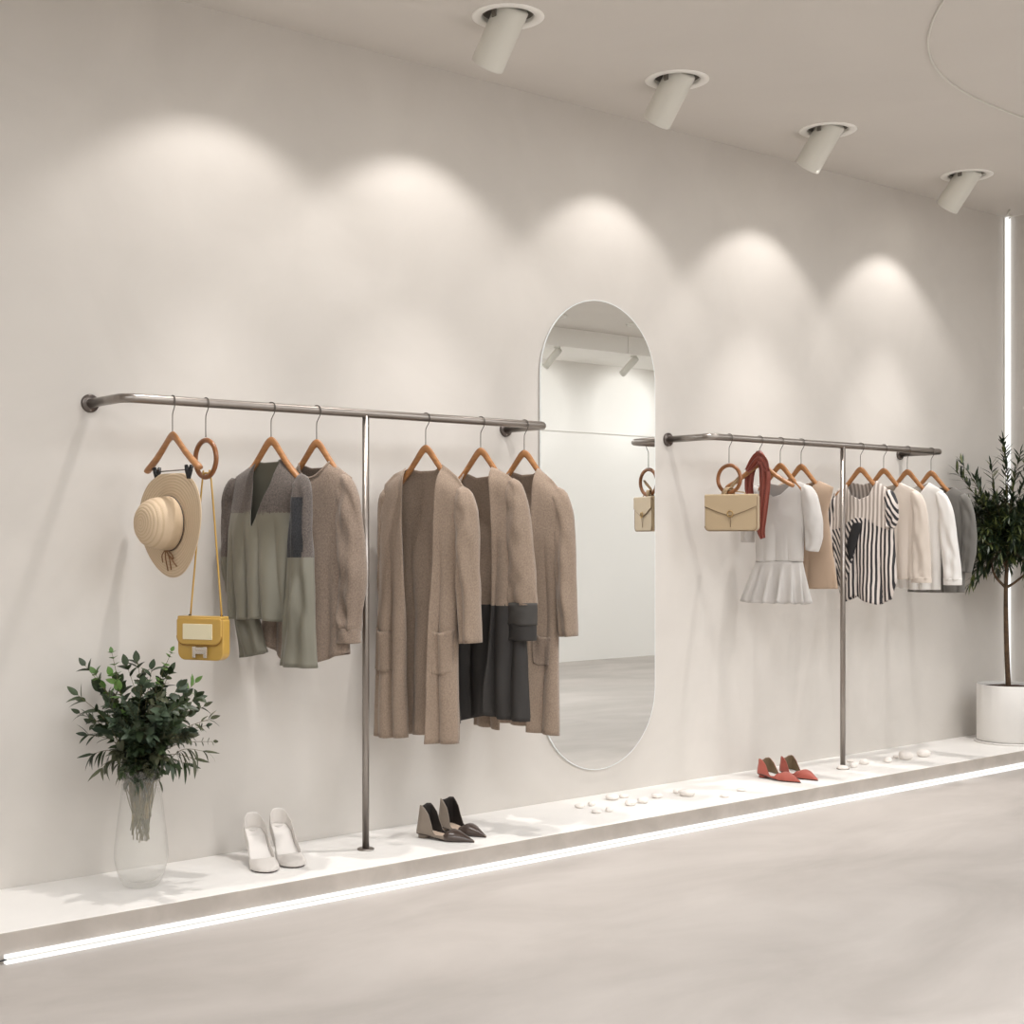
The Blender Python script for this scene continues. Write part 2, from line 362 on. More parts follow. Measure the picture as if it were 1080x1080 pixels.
# ------------------------------------------------------------------ hanging things: local x = along the hanger (towards the room), local -y = front
def wool(name, c, dark, var=0.12, scale=210, bump=0.45):
    """fuzzy knit: fine heathered speckle and a soft raised surface"""
    m = bpy.data.materials.new(name); m.use_nodes = True; nt = m.node_tree; b = nt.nodes['Principled BSDF']
    inp(b, 'Roughness', 0.92); inp(b, 'Sheen Weight', 0.25); inp(b, 'Specular IOR Level', 0.15)
    tc = nt.nodes.new('ShaderNodeTexCoord'); mp = nt.nodes.new('ShaderNodeMapping'); mp.inputs['Scale'].default_value = (1, 1, .7)
    nt.links.new(tc.outputs['Object'], mp.inputs[0])
    n = nt.nodes.new('ShaderNodeTexNoise'); n.inputs['Scale'].default_value = scale; n.inputs['Detail'].default_value = 5; n.inputs['Roughness'].default_value = .7
    nt.links.new(mp.outputs[0], n.inputs['Vector'])
    r = nt.nodes.new('ShaderNodeValToRGB'); r.color_ramp.elements[0].position = .33; r.color_ramp.elements[1].position = .67
    r.color_ramp.elements[0].color = rgb(*dark); r.color_ramp.elements[1].color = rgb(*c)
    nt.links.new(n.outputs[0], r.inputs[0]); nt.links.new(r.outputs[0], b.inputs['Base Color'])
    bp = nt.nodes.new('ShaderNodeBump'); bp.inputs['Strength'].default_value = bump; bp.inputs['Distance'].default_value = .003
    nt.links.new(n.outputs[0], bp.inputs['Height']); nt.links.new(bp.outputs[0], b.inputs['Normal'])
    return m
M['knit'] = wool('brown_knit', (160, 142, 126), (134, 117, 102))
M['knit2'] = wool('taupe_knit', (152, 135, 121), (120, 105, 93), scale=210)
M['yoke'] = wool('grey_brown_wool', (116, 107, 101), (76, 70, 67), scale=230)
M['charcoal'] = wool('charcoal_wool', (66, 66, 68), (38, 39, 42), scale=230)
M['sage'] = mat('sage_satin', (118, 115, 102), 0.45, sheen=0.15, bump=0.1, bscale=60)
M['coat_black'] = mat('black_crepe', (48, 45, 43), 0.75, bump=0.15, bscale=300)
M['coat_band'] = mat('black_band', (62, 59, 56), 0.7, bump=0.15, bscale=300)
M['white_jersey'] = mat('pale_grey_jersey', (200, 196, 192), 0.7, sheen=0.2, bump=0.1, bscale=300)
M['beige'] = mat('beige_crepe', (174, 150, 128), 0.7, sheen=0.15)
M['cream'] = mat('cream_silk', (208, 196, 184), 0.5, sheen=0.2)
M['white_silk'] = mat('white_silk', (226, 223, 219), 0.42, sheen=0.2)
M['grey_cloth'] = mat('grey_cloth', (104, 101, 96), 0.8, sheen=0.2, bump=.15, bscale=200)
M['rust'] = mat('rust_silk', (128, 56, 40), 0.5, sheen=0.2)
M['tan_scarf'] = mat('tan_scarf', (170, 145, 112), 0.7, sheen=0.2)
M['black_cloth'] = mat('black_cloth', (22, 21, 23), 0.7)

def stripes(name, dark, light, scale, rot, dist=1.2):
    m = bpy.data.materials.new(name); m.use_nodes = True; nt = m.node_tree; b = nt.nodes['Principled BSDF']
    inp(b, 'Roughness', 0.55)
    tc = nt.nodes.new('ShaderNodeTexCoord'); mp = nt.nodes.new('ShaderNodeMapping'); mp.inputs['Rotation'].default_value = (0, rot, 0)
    nt.links.new(tc.outputs['Object'], mp.inputs[0])
    wv = nt.nodes.new('ShaderNodeTexWave'); wv.bands_direction = 'X'; wv.inputs['Scale'].default_value = scale
    wv.inputs['Distortion'].default_value = dist; wv.inputs['Detail Scale'].default_value = .8; wv.inputs['Detail'].default_value = 1
    nt.links.new(mp.outputs[0], wv.inputs['Vector'])
    r = nt.nodes.new('ShaderNodeValToRGB'); r.color_ramp.elements[0].position = .47; r.color_ramp.elements[1].position = .55
    r.color_ramp.elements[0].color = rgb(*dark); r.color_ramp.elements[1].color = rgb(*light)
    nt.links.new(wv.outputs[1], r.inputs[0]); nt.links.new(r.outputs[0], b.inputs['Base Color'])
    return m
M['stripe'] = stripes('black_stripe', (34, 32, 36), (214, 204, 197), 14.5, 0)
M['stripe_diag'] = stripes('black_stripe_bias', (34, 32, 36), (214, 204, 197), 14.5, .5)
M['stripe_pale'] = stripes('pale_stripe', (158, 147, 139), (216, 206, 198), 14.5, 0)

class Hang:
    def __init__(s, px, deg, py=None):
        p = on_wall(px, py or 440, RY); s.X = p.x; s.t = R(deg)
        s.P = Vector((s.X, RY, RZ)); s.W = Vector((math.sin(s.t), -math.cos(s.t), 0)); s.n = Vector((-math.cos(s.t), -math.sin(s.t), 0))
        s.rz = s.t - PI / 2
    def loc(s, px, py, y=0.0):
        p0 = s.P - s.n * y
        p = hit(px, py, p0, s.n); d = p - s.P
        return d.dot(s.W), d.z
    def k(s, px, py):           # metres per pixel along the hanger at that point
        a = s.loc(px, py)[0]; return (s.loc(px + 1, py)[0] - a)

def hanger(H, label, half=.19, drop=.235, wood='wood', clips=False, neck=-.118):
    t = thing('clothes_hanger', label, 'hanger', H.P, H.rz, 'wooden hangers on the rails')
    bm = bmesh.new()
    D = drop + neck
    prof = [(-1, drop, .009, .013), (-.93, drop - .07 * D, .0115, .014), (-.75, drop - .22 * D, .0115, .013), (-.50, drop - .46 * D, .0115, .011), (-.28, drop - .71 * D, .0125, .009), (-.11, drop - .90 * D, .0145, .007), (0, drop - .955 * D, .0165, .007)]
    pr = prof + [(-a, b, c, d) for a, b, c, d in prof[-2::-1]]
    cl = smoothpath([(a * half, 0, -b) for a, b, c, d in pr], 4)
    n = len(cl); rv = []; rh = []
    for i in range(n):
        f = i / 4; j = min(int(f), len(pr) - 2); q = f - j
        rv.append(lerp(pr[j][2], pr[j + 1][2], q)); rh.append(lerp(pr[j][3], pr[j + 1][3], q))
    rings = []
    for i in range(n):
        d = (cl[min(i + 1, n - 1)] - cl[max(i - 1, 0)]).normalized(); s = Vector((-d.z, 0, d.x)); e = .45 if i in (0, n - 1) else 1
        rings.append([bm.verts.new(cl[i] + s * (math.cos(2 * PI * k / 14) * rv[i] * e) + Vector((0, 1, 0)) * (math.sin(2 * PI * k / 14) * rh[i] * e)) for k in range(14)])
    for a, b in zip(rings, rings[1:]):
        for k in range(14): bm.faces.new((a[k], a[(k + 1) % 14], b[(k + 1) % 14], b[k]))
    bm.faces.new(rings[0][::-1]); bm.faces.new(rings[-1])
    bmesh.ops.recalc_face_normals(bm, faces=bm.faces)
    link('shoulder_bar', bm, wood, t)
    hook(t, neck)
    if clips:
        bm = bmesh.new(); tube(bm, [(-half * .80, 0, -drop + .012), (-half * .72, 0, -drop - .002), (half * .72, 0, -drop - .002), (half * .80, 0, -drop + .012)], .0022, 8); link('clip_bar', bm, 'wire', t)
        for s in (-1, 1):
            bm = bmesh.new()
            for q in (-1, 1):
                tube(bm, [(s * half * .60, q * .010, -drop + .014), (s * half * .60, q * .006, -drop - .004), (s * half * .60, q * .0022, -drop - .034)], [.006, .009, .005], 8, flat=1.0)
            link('clip', bm, 'black', t)
    return t
def hook(t, neck):
    bm = bmesh.new()
    pts = [(0, 0, neck + .002), (0, 0, -.055), (.004, 0, -.040), (.015, 0, -.022), (.0213, 0, -.004), (.0175, 0, .011), (.009, 0, .0168), (0, 0, .0186), (-.010, 0, .0165), (-.019, 0, .009), (-.0222, 0, -.002)]
    tube(bm, smoothpath(pts, 4), .0019, 8); link('hook', bm, 'wire', t)
def ring_hanger(H, label, r=.075, neck=-.125):
    t = thing('ring_hanger', label, 'hanger', H.P, H.rz, 'round wooden ring hangers')
    bm = bmesh.new(); n, m_ = 48, 12; cz = neck - r
    g = [[bm.verts.new(((r - .009 + .0095 * math.cos(b)) * math.sin(a), .0085 * math.sin(b), cz + (r - .009 + .0095 * math.cos(b)) * math.cos(a))) for b in [2 * PI * j / m_ for j in range(m_)]] for a in [2 * PI * i / n for i in range(n)]]
    for i in range(n):
        for j in range(m_): bm.faces.new((g[i][j], g[i][(j + 1) % m_], g[(i + 1) % n][(j + 1) % m_], g[(i + 1) % n][j]))
    link('ring', bm, 'ringwood', t); hook(t, neck); return t

def folds(u, z, seed, g, amp, f=26.0):
    amp = amp * 2.8
    a = noise.noise(Vector((u * 3.1, z * 1.3, seed)))
    ph = u * f + 2.2 * a + seed * 1.7
    s1 = math.sin(ph); s2 = math.sin(ph * .47 + seed)
    v = .7 * (1 - 2 * abs(s1) ** .6) + .4 * s2
    return amp * g * v + amp * .45 * noise.noise(Vector((u * 9, z * 5, seed + 9)))

class Cloth:
    """a garment body: front and back sheets that meet at the sides and shoulders, each with its own neckline, hem and folds"""
    def __init__(s, H, left, right, shoulders, depth=.04, amp=.008, f=26.0, seed=1.0, foldtop=.1):
        c = lambda L: sorted([(-z, u) for u, z in (H.loc(*p) for p in L)])
        s.H = H; s.L = c(left); s.Rr = c(right)
        s.sh = [H.loc(*p) for p in shoulders]; s.zs = max(z for u, z in s.sh)
        s.depth = depth; s.amp = amp; s.f = f; s.seed = seed; s.ft = foldtop
    def ul(s, z): return interp(s.L, -z)
    def ur(s, z): return interp(s.Rr, -z)
    def y(s, u, z, sign, off=0.0):
        a, b = s.ul(z), s.ur(z); m = (a + b) / 2; h = max((b - a) / 2, 1e-4)
        q = min(1, abs(u - m) / h); edge = math.sqrt(max(0, 1 - q ** 2.6))
        us = [p for p in s.sh]; zsh = interp(us, m + (u - m))
        d = max(0, zsh - z); ramp = 1 - math.exp(-d / .035)
        g = min(1, max(0, (s.zs - z - s.ft) / .45))
        return sign * edge * (ramp * s.depth + off) + edge * min(1, d / .05) * folds(u, z, s.seed + (3 if sign > 0 else 0), g, s.amp, s.f)
    def panel(s, bm, top, hem, sign=-1, L=None, Rg=None, nc=44, nr=56, mf=None, off=0.0, raw=False, roll=0.0, cut=None):
        """top, hem: pixel polylines left to right; L / Rg: edges in (-z, u) tables when not the body's own sides"""
        Lf = (lambda z: interp(L, -z)) if L else s.ul; Rf = (lambda z: interp(Rg, -z)) if Rg else s.ur
        tp = top if raw else [s.H.loc(*p) for p in top]; hp = hem if raw else [s.H.loc(*p) for p in hem]
        tt = [((u - tp[0][0]) / (tp[-1][0] - tp[0][0]), z) for u, z in tp]; hh = [((u - hp[0][0]) / (hp[-1][0] - hp[0][0]), z) for u, z in hp]
        g = []
        for j in range(nr + 1):
            t = j / nr; t = t ** 1.15; row = []
            for i in range(nc + 1):
                a = i / nc; z = lerp(interp(tt, a), interp(hh, a), t); u = lerp(Lf(z), Rf(z), a)
                y = s.y(u, z, sign, off)
                if roll:
                    e = (1 - a if roll > 0 else a)
                    y += -abs(roll) * math.exp(-(e / .12) ** 2) * (1 if sign < 0 else -1)
                row.append(bm.verts.new((u, y, z)))
            g.append(row)
        if cut is not None:
            for i in range(nc + 1):
                k = min(range(nr + 1), key=lambda j: abs(g[j][i].co.z - cut))
                if 0 < k < nr: g[k][i].co.z = cut
        for j in range(nr):
            for i in range(nc):
                q = (g[j][i], g[j][i + 1], g[j + 1][i + 1], g[j + 1][i])
                try: f = bm.faces.new(q if sign > 0 else q[::-1])
                except ValueError: continue
                if mf:
                    c = f.calc_center_median(); f.material_index = mf(c.x, c.z)
    def build(s, name, bm, mats, parent, t=.003):
        bmesh.ops.remove_doubles(bm, verts=bm.verts, dist=.0012)
        bmesh.ops.recalc_face_normals(bm, faces=bm.faces)
        return solid(link(name, bm, mats, parent), t)
    def edge(s, pts): return sorted([(-z, u) for u, z in (s.H.loc(*p) for p in pts)])

def sleeve(H, parent, pts, mats, depth=.035, amp=.005, seed=1.0, name='sleeve', mf=None, y=0.0, t=.003, f=9, seg=28, ends=None, flare=0.0):
    """pts: (px, py, half width in px) from the shoulder down; ends: local y at each point"""
    P = []
    for i, p in enumerate(pts):
        u, z = H.loc(p[0], p[1]); P.append((u, (ends[i] if ends else y), z - (.012 if i == 0 and name == 'sleeve' else 0), p[2] * H.k(p[0], p[1])))
    cl = smoothpath([p[:3] for p in P], 7); n = len(cl); bm = bmesh.new(); rings = []
    for i in range(n):
        q = i / 7; j = min(int(q), len(P) - 2); hw = lerp(P[j][3], P[j + 1][3], q - j)
        d = (cl[min(i + 1, n - 1)] - cl[max(i - 1, 0)]); d.y = 0; d.normalize(); sd = Vector((-d.z, 0, d.x))
        if sd.x < 0: sd = -sd
        tt = i / (n - 1); hd = 1.0 if name == 'cuff' else max(.12, math.sqrt(1 - (1 - min(1, tt / .13)) ** 2)); hw *= hd; dp = depth * hd * (1 if name == 'cuff' else .62 + .38 * min(1, tt * 2.5))
        if hd < 1 and name != 'cuff': cl[i] = cl[i] + Vector(((P[0][0] and (1 if P[0][0] < 0 else -1)) * (1 - hd) * lerp(P[0][3], P[1][3], .5) * .6, 0, 0))
        row = []
        for k in range(seg):
            a = 2 * PI * k / seg
            rip = 1 + amp * 2.6 / .03 * (.5 * math.sin(f * a + 3 * noise.noise(Vector((tt * 4, seed, .3)))) * tt + .8 * noise.noise(Vector((math.cos(a) * 1.5, tt * 7 + seed, math.sin(a) * 1.5))))
            row.append(bm.verts.new(cl[i] + sd * (math.cos(a) * hw) + Vector((0, math.sin(a) * dp * rip, 0))))
        rings.append(row)
    for i, (a, b) in enumerate(zip(rings, rings[1:])):
        for k in range(seg):
            fc = bm.faces.new((a[k], a[(k + 1) % seg], b[(k + 1) % seg], b[k]))
            if mf: fc.material_index = mf(fc.calc_center_median())
    c = bm.verts.new(cl[0] + Vector((0, 0, .006)))
    for k in range(seg):
        fc = bm.faces.new((rings[0][(k + 1) % seg], rings[0][k], c))
        if mf: fc.material_index = mf(fc.calc_center_median())
    bmesh.ops.recalc_face_normals(bm, faces=bm.faces)
    return solid(link(name, bm, mats, parent), t)

def pocket(C, parent, quad, m, off=.006, name='pocket', wave=0.004):
    """a patch pocket lying on the front; quad = px corners tl, tr, br, bl"""
    H = C.H; q = [Vector((H.loc(*p)[0], 0, H.loc(*p)[1])) for p in quad]; bm = bmesh.new(); n = 12; g = []
    for j in range(n + 1):
        row = []
        for i in range(n + 1):
            a, b = i / n, j / n
            p = lerp(lerp(q[0], q[1], a), lerp(q[3], q[2], a), b)
            p.z -= .012 * math.sin(PI * a) * (1 - b)
            if b > .8 and (a < .2 or a > .8):
                cx = .2 if a < .2 else .8; dd = math.hypot((a - cx) / .2, (b - .8) / .2)
                if dd > 1: p = p + (lerp(lerp(q[0], q[1], .5), lerp(q[3], q[2], .5), .5) - p) * .08
            bul = off + .010 * math.sin(PI * a) * (1 - b) ** 1.5 + wave * math.sin(9 * a + 3) * (1 - b)
            row.append(bm.verts.new((p.x, C.y(p.x, p.z, -1) - bul, p.z)))
        g.append(row)
    for j in range(n):
        for i in range(n): bm.faces.new((g[j][i], g[j + 1][i], g[j + 1][i + 1], g[j][i + 1]))
    bmesh.ops.recalc_face_normals(bm, faces=bm.faces)
    o = solid(link(name, bm, m, parent), .004)
    return o

# ---- rail one --------------------------------------------------------------
Hh = Hang(182, 0, 426); hanger(Hh, 'wooden clip hanger at the left end of the left rail, holding the straw hat', half=.205, drop=.245, clips=True)
Hr = Hang(217, 6, 428); ring_hanger(Hr, 'round wooden ring hanger on the left rail, holding the yellow bag strap')

T1 = 20
# 1: sage and grey sweater
H = Hang(286, T1, 432); hanger(H, 'wooden hanger inside the sage and grey V-neck top', .15, .285)
g = thing('v_neck_top', 'sage satin top with grey wool yoke, V neck and flared sleeves on the left rail', 'top', H.P, H.rz, 'clothes on the left rail')
C = Cloth(H, [(249, 503), (243, 560), (242, 605), (243, 655)], [(323, 511), (312, 540), (306, 600), (302, 657)],
          [(249, 503), (271, 487), (292, 484), (323, 509)], depth=.042, amp=.012, f=48, seed=2.1, foldtop=.2)
zy = H.loc(280, 541)[1]; mf = lambda u, z: 0 if z > zy else 1
bm = bmesh.new()
C.panel(bm, [(249, 503), (271, 488), (275, 515), (281, 558), (287, 540), (293, 510), (296, 484), (323, 509)], [(243, 652), (262, 653), (280, 652), (302, 656)], -1, mf=mf, nc=60, cut=zy)
C.panel(bm, [(249, 503), (271, 487), (277, 488), (290, 487), (296, 484), (323, 509)], [(243, 652), (280, 652), (302, 656)], 1, mf=lambda u, z: 1)
C.build('body', bm, ['yoke', 'sage'], g)
zs = H.loc(320, 587)[1]
sleeve(H, g, [(318, 500, 7), (319, 520, 9), (318, 560, 10.5), (318, 600, 12), (317, 650, 14.5), (316, 703, 18.5)], ['yoke', 'sage', 'charcoal'], depth=.036, amp=.008, seed=4.2, y=-.005,
       mf=lambda c: (1 if c.z < zs else (2 if c.y < -.002 and c.z < zs + .21 and c.x < H.loc(324, 550)[0] and c.x > H.loc(307, 550)[0] else 0)), f=6)
zs2 = H.loc(242, 587)[1]
sleeve(H, g, [(246, 502, 5), (241, 530, 6), (239, 570, 6.5), (241, 610, 8), (250, 650, 10), (257, 692, 13)], ['yoke', 'sage'], depth=.036, amp=.008, seed=6.2, ends=[0, .01, .02, .03, .05, .06],
       mf=lambda c: 1 if c.z < zs2 else 0, f=6)

# 2: brown round-neck knit
H = Hang(334, T1, 434); hanger(H, 'wooden hanger inside the taupe round-neck knit by the pole', .15, .285)
g = thing('knit_pullover', 'taupe round-neck knit pullover behind the sage top, beside the left pole', 'pullover', H.P, H.rz, 'clothes on the left rail')
C = Cloth(H, [(303, 505), (300, 560), (288, 620), (272, 674)], [(371, 506), (364, 545), (364, 620), (369, 688)],
          [(303, 505), (316, 490), (349, 487), (371, 504)], depth=.045, amp=.012, f=36, seed=5.3, foldtop=.25)
bm = bmesh.new()
C.panel(bm, [(303, 505), (316, 490), (322, 500), (331, 505), (341, 501), (349, 487), (371, 504)], [(272, 675), (290, 680), (305, 694), (322, 698), (340, 700), (369, 688)], -1)
C.panel(bm, [(303, 505), (316, 489), (325, 494), (340, 493), (349, 487), (371, 504)], [(272, 672), (300, 690), (340, 694), (369, 690)], 1)
C.build('body', bm, 'knit2', g, .005)
bm = bmesh.new()
nk = [H.loc(*p) for p in ((316, 489), (319, 495), (324, 501), (331, 504.5), (338, 502), (344, 496), (349, 487))]
tube(bm, smoothpath([(u, C.y(u, z - .003, -1) - .002, z) for u, z in nk], 5), .0055, 8); link('collar', bm, 'knit2', g)
sleeve(H, g, [(362, 500, 8), (368, 530, 11), (371, 570, 12.5), (373, 615, 12), (370, 650, 10), (368.5, 667, 9)], 'knit2', depth=.042, amp=.010, seed=7.7, y=-.004, f=5, t=.005)
sleeve(H, g, [(369, 663, 9.4), (369, 678, 10)], 'knit2', depth=.045, amp=.002, seed=7.7, y=-.006, f=5, t=.005, name='cuff')
sleeve(H, g, [(306, 505, 6), (303, 540, 8), (301, 600, 9), (300, 655, 8)], 'knit2', depth=.036, amp=.008, seed=3.7, ends=[0, .02, .035, .05], f=5, t=.005)

# 3: long open cardigan
def coat(H, label, kind, left, right, sh, edgeL, edgeR, hemL, hemR, hemB, topL, topR, topB, knit, seed, mf=None, depth=.045, amp=.008, cut=None):
    g = thing(kind, label, 'coat', H.P, H.rz, 'clothes on the left rail')
    C = Cloth(H, left, right, sh, depth=depth, amp=amp * 1.35, f=38, seed=seed, foldtop=.25)
    bm = bmesh.new()
    if hemL: C.panel(bm, topL, hemL, -1, Rg=C.edge(edgeL), nc=18, mf=mf, roll=.010, cut=cut)
    C.panel(bm, topR, hemR, -1, L=C.edge(edgeR), nc=30, mf=mf, roll=-.010, off=.006, cut=cut)
    C.panel(bm, topB, hemB, 1, mf=mf, cut=cut)
    C.build('body', bm, knit, g, .005)
    return g, C
H = Hang(449, T1, 441); hanger(H, 'wooden hanger inside the foremost long cardigan', .15, .288)
g, C = coat(H, 'long open brown knit cardigan with two patch pockets, first right of the left pole', 'long_cardigan',
            [(406, 511), (402, 545), (401, 631), (396, 776)], [(498, 527), (490, 550), (483, 617), (483, 700), (484, 784)],
            [(406, 511), (430, 493), (466, 490), (498, 525)],
            [(430, 494), (432, 560), (433.5, 645), (434, 778)], [(469, 490), (467, 520), (464, 600), (462, 680), (459, 783)],
            [(396, 775), (415, 777), (434, 777)], [(456, 782), (470, 783), (484, 784)], [(396, 773), (434, 776), (484, 781)],
            [(406, 511), (416, 500), (430, 494)], [(468, 490), (482, 502), (498, 525)], [(406, 511), (430, 494), (440, 497), (456, 496), (466, 490), (498, 525)], 'knit', 1.4)
sleeve(H, g, [(487, 514, 8), (492, 540, 11), (494, 580, 10.5), (495, 625, 10), (497.5, 678, 9)], 'knit', depth=.045, amp=.008, seed=2.7, y=-.006, f=4, t=.005)
sleeve(H, g, [(407, 514, 6), (403, 550, 7), (402, 610, 8), (404, 665, 8)], 'knit', depth=.04, amp=.008, seed=8.7, ends=[.01, .03, .045, .06], f=4, t=.005)
pocket(C, g, [(399, 660), (423, 664), (423, 708), (397, 706)], 'knit', .006, wave=.007)
pocket(C, g, [(464, 664), (482, 663), (482, 710), (464, 712)], 'knit', .008, wave=.003)

# 4: two-tone coat
H = Hang(507, T1, 443); hanger(H, 'wooden hanger inside the brown and black coat', .15, .288)
zc = H.loc(520, 638)[1]
g, C = coat(H, 'brown and black two-tone open coat hanging between two brown cardigans', 'two_tone_coat',
            [(474, 512), (470, 600), (478, 690), (486, 762)], [(551, 516), (550, 560), (552, 638), (556, 700), (559, 757)],
            [(474, 512), (491, 499), (521, 492), (551, 513)],
            [(491, 500), (490, 600), (491, 765)], [(521, 494), (525, 560), (524, 640), (521, 700), (516, 757)],
            [(486, 760), (489, 761), (491, 762)], [(514, 752), (530, 757), (559, 761)], [(486, 760), (505, 756), (530, 753), (559, 757)],
            [(474, 512), (484, 504), (491, 500)], [(521, 493), (535, 500), (551, 513)], [(474, 512), (491, 499), (500, 504), (512, 502), (521, 492), (551, 513)],
            ['knit', 'coat_black'], 3.3, mf=lambda u, z: 0 if z > zc else 1, depth=.038, cut=zc)
sleeve(H, g, [(541, 505, 7), (546, 530, 10), (549, 570, 12.5), (551, 610, 14), (552, 638, 14)], 'knit', depth=.042, amp=.006, seed=1.1, y=-.008, f=4, t=.005)
sleeve(H, g, [(552, 636, 14.2), (552, 659, 14)], 'coat_band', depth=.044, amp=.003, seed=1.1, y=-.009, f=4, t=.005, name='cuff')
sleeve(H, g, [(552, 657, 13.4), (552, 675, 13.6)], 'coat_black', depth=.041, amp=.003, seed=1.1, y=-.009, f=4, t=.005, name='cuff')

# 5: rear cardigan
H = Hang(553, T1, 447); hanger(H, 'wooden hanger inside the rearmost cardigan in front of the mirror', .15, .288)
g, C = coat(H, 'long open brown cardigan with one patch pocket, last on the left rail before the mirror', 'long_cardigan',
            [(514, 515), (508, 600), (502, 690), (500, 764)], [(599, 528), (593, 565), (589, 640), (589, 700), (590, 776)],
            [(514, 515), (540, 497), (569, 494), (599, 526)],
            [(540, 499), (538, 600), (536, 768)], [(569, 495), (567, 560), (565, 640), (563, 768)],
            [(500, 764), (520, 766), (536, 768)], [(561, 770), (575, 773), (590, 776)], [(500, 760), (545, 766), (590, 772)],
            [(514, 515), (528, 506), (540, 499)], [(569, 494), (583, 506), (599, 526)], [(514, 515), (540, 498), (548, 501), (560, 500), (568, 494), (599, 526)], 'knit', 6.4)
sleeve(H, g, [(588, 515, 8), (594, 540, 9.5), (597, 580, 9), (598, 625, 9), (600, 671, 7.5)], 'knit', depth=.042, amp=.007, seed=5.7, y=-.004, f=4, t=.005)
pocket(C, g, [(568, 664), (584, 671), (583, 703), (569, 700)], 'knit2', .010, wave=.008)

# ---- rail two --------------------------------------------------------------
T2 = 10
Hb = Hang(769, 6, 463); ring_hanger(Hb, 'round wooden ring hanger on the right rail, with the beige bag')
Hs = Hang(801, 10, 462); hanger(Hs, 'wooden hanger carrying the rust red scarf', .19, .235)

def top2(px, py, label, kind, cat, hl, left, right, sh, front, back, hem, m, seed, depth=.03, amp=.008, f=46, mf=None, t=.0025, foldtop=.15, hh=.14):
    H = Hang(px, T2, py); hanger(H, hl, hh, .262)
    g = thing(kind, label, cat, H.P, H.rz, 'clothes on the right rail')
    C = Cloth(H, left, right, sh, depth=depth, amp=amp, f=f, seed=seed, foldtop=foldtop)
    bm = bmesh.new(); C.panel(bm, front, hem, -1, mf=mf, nc=56); C.panel(bm, back, hem, 1, mf=mf); C.build('body', bm, m, g, t)
    return H, g, C
# peplum top
H, g, C = top2(823, 463, 'pale grey scoop-neck peplum top behind the beige bag', 'peplum_top', 'top', 'wooden hanger inside the pale peplum top',
    [(798, 512), (796, 545), (798, 595)], [(852, 512), (849, 550), (847, 595)], [(798, 512), (806, 508), (840, 506), (852, 512)],
    [(798, 512), (808, 510), (811, 519), (819, 524), (827, 522), (833, 515), (839, 507), (852, 512)], [(798, 512), (808, 509), (820, 512), (839, 506), (852, 512)],
    [(797, 592), (846, 592)], 'white_jersey', 4.4, amp=.005, foldtop=.2)
zw = H.loc(820, 592)[1]; ua, ub = H.loc(797.5, 592)[0], H.loc(846.5, 592)[0]; uc, ud = H.loc(784, 635)[0], H.loc(853, 635)[0]; zb = H.loc(820, 636)[1]
bm = bmesh.new(); nn = 120; rr = 14; G_ = []
for j in range(rr + 1):
    t_ = j / rr; row = []
    for k in range(nn):
        a = 2 * PI * k / nn; m_ = lerp((ua + ub) / 2, (uc + ud) / 2, t_); hw = lerp((ub - ua) / 2, (ud - uc) / 2, t_ ** .9); dp = lerp(.030, .060, t_)
        w_ = 1 + .6 * t_ * (1 - 2 * abs(math.sin(7.5 * a + .5)) ** .7) + .03 * t_ * math.sin(5 * a)
        row.append(bm.verts.new((m_ + math.cos(a) * hw * (1 + (w_ - 1) * .25), math.sin(a) * dp * w_, lerp(zw, zb, t_) - .004 * t_ * math.sin(15 * a))))
    G_.append(row)
for a, b in zip(G_, G_[1:]):
    for k in range(nn): bm.faces.new((a[k], b[k], b[(k + 1) % nn], a[(k + 1) % nn]))
solid(link('peplum', bm, 'white_jersey', g), .002)
sleeve(H, g, [(849, 512, 5), (854, 525, 8), (858, 548, 9), (859, 565, 8.5), (857, 581, 5.5)], 'white_jersey', depth=.036, amp=.004, seed=2.2, y=-.004, f=4, t=.0025)
sleeve(H, g, [(799, 512, 5), (793, 530, 7), (787, 555, 7), (786, 572, 5.5)], 'white_jersey', depth=.034, amp=.004, seed=3.2, ends=[0, .01, .02, .025], f=4, t=.0025)
# beige sleeveless top
H, g, C = top2(845, 464, 'beige sleeveless top hanging just left of the right pole', 'sleeveless_top', 'top', 'wooden hanger inside the beige sleeveless top',
    [(818, 514), (821, 545), (814, 621)], [(879, 514), (873, 541), (878, 580), (884, 622)], [(818, 514), (828, 507), (864, 507), (879, 514)],
    [(818, 514), (828, 507), (836, 517), (846, 520), (856, 516), (864, 507), (879, 514)], [(818, 514), (828, 507), (846, 511), (864, 507), (879, 514)],
    [(815, 620), (850, 621), (884, 621)], 'beige', 7.1, amp=.006, f=24, foldtop=.2)
# striped blouse
zk = H.loc(905, 548)[1]
H = Hang(907.5, T2, 468)
zst = H.loc(905, 552)[1]; u0, u1, u2 = H.loc(895, 590)[0], H.loc(912, 590)[0], H.loc(929, 590)[0]
def smf(u, z):
    zz = zst + .03 * math.sin((u - u0) * 20)
    if z > zz: return 2
    return 1 if u < lerp(u1, u0, min(1, max(0, (zst - z) / .35))) else 0
H, g, C = top2(907.5, 468, 'black and white striped sheer blouse with a dark tie, right of the right pole', 'striped_blouse', 'blouse', 'wooden hanger inside the striped blouse',
    [(878, 524), (876, 560), (880, 600), (888, 634)], [(941, 522), (943, 560), (946, 612), (940, 634)], [(878, 522), (892, 508), (926, 506), (941, 520)],
    [(878, 522), (893, 509), (900, 522), (909, 527), (918, 523), (925, 507), (941, 520)], [(878, 522), (893, 508), (909, 511), (925, 507), (941, 520)],
    [(888, 636), (896, 632), (905, 628), (918, 634), (930, 638), (941, 632)], ['stripe', 'stripe_diag', 'stripe_pale'], 9.3, amp=.010, f=28, mf=smf)
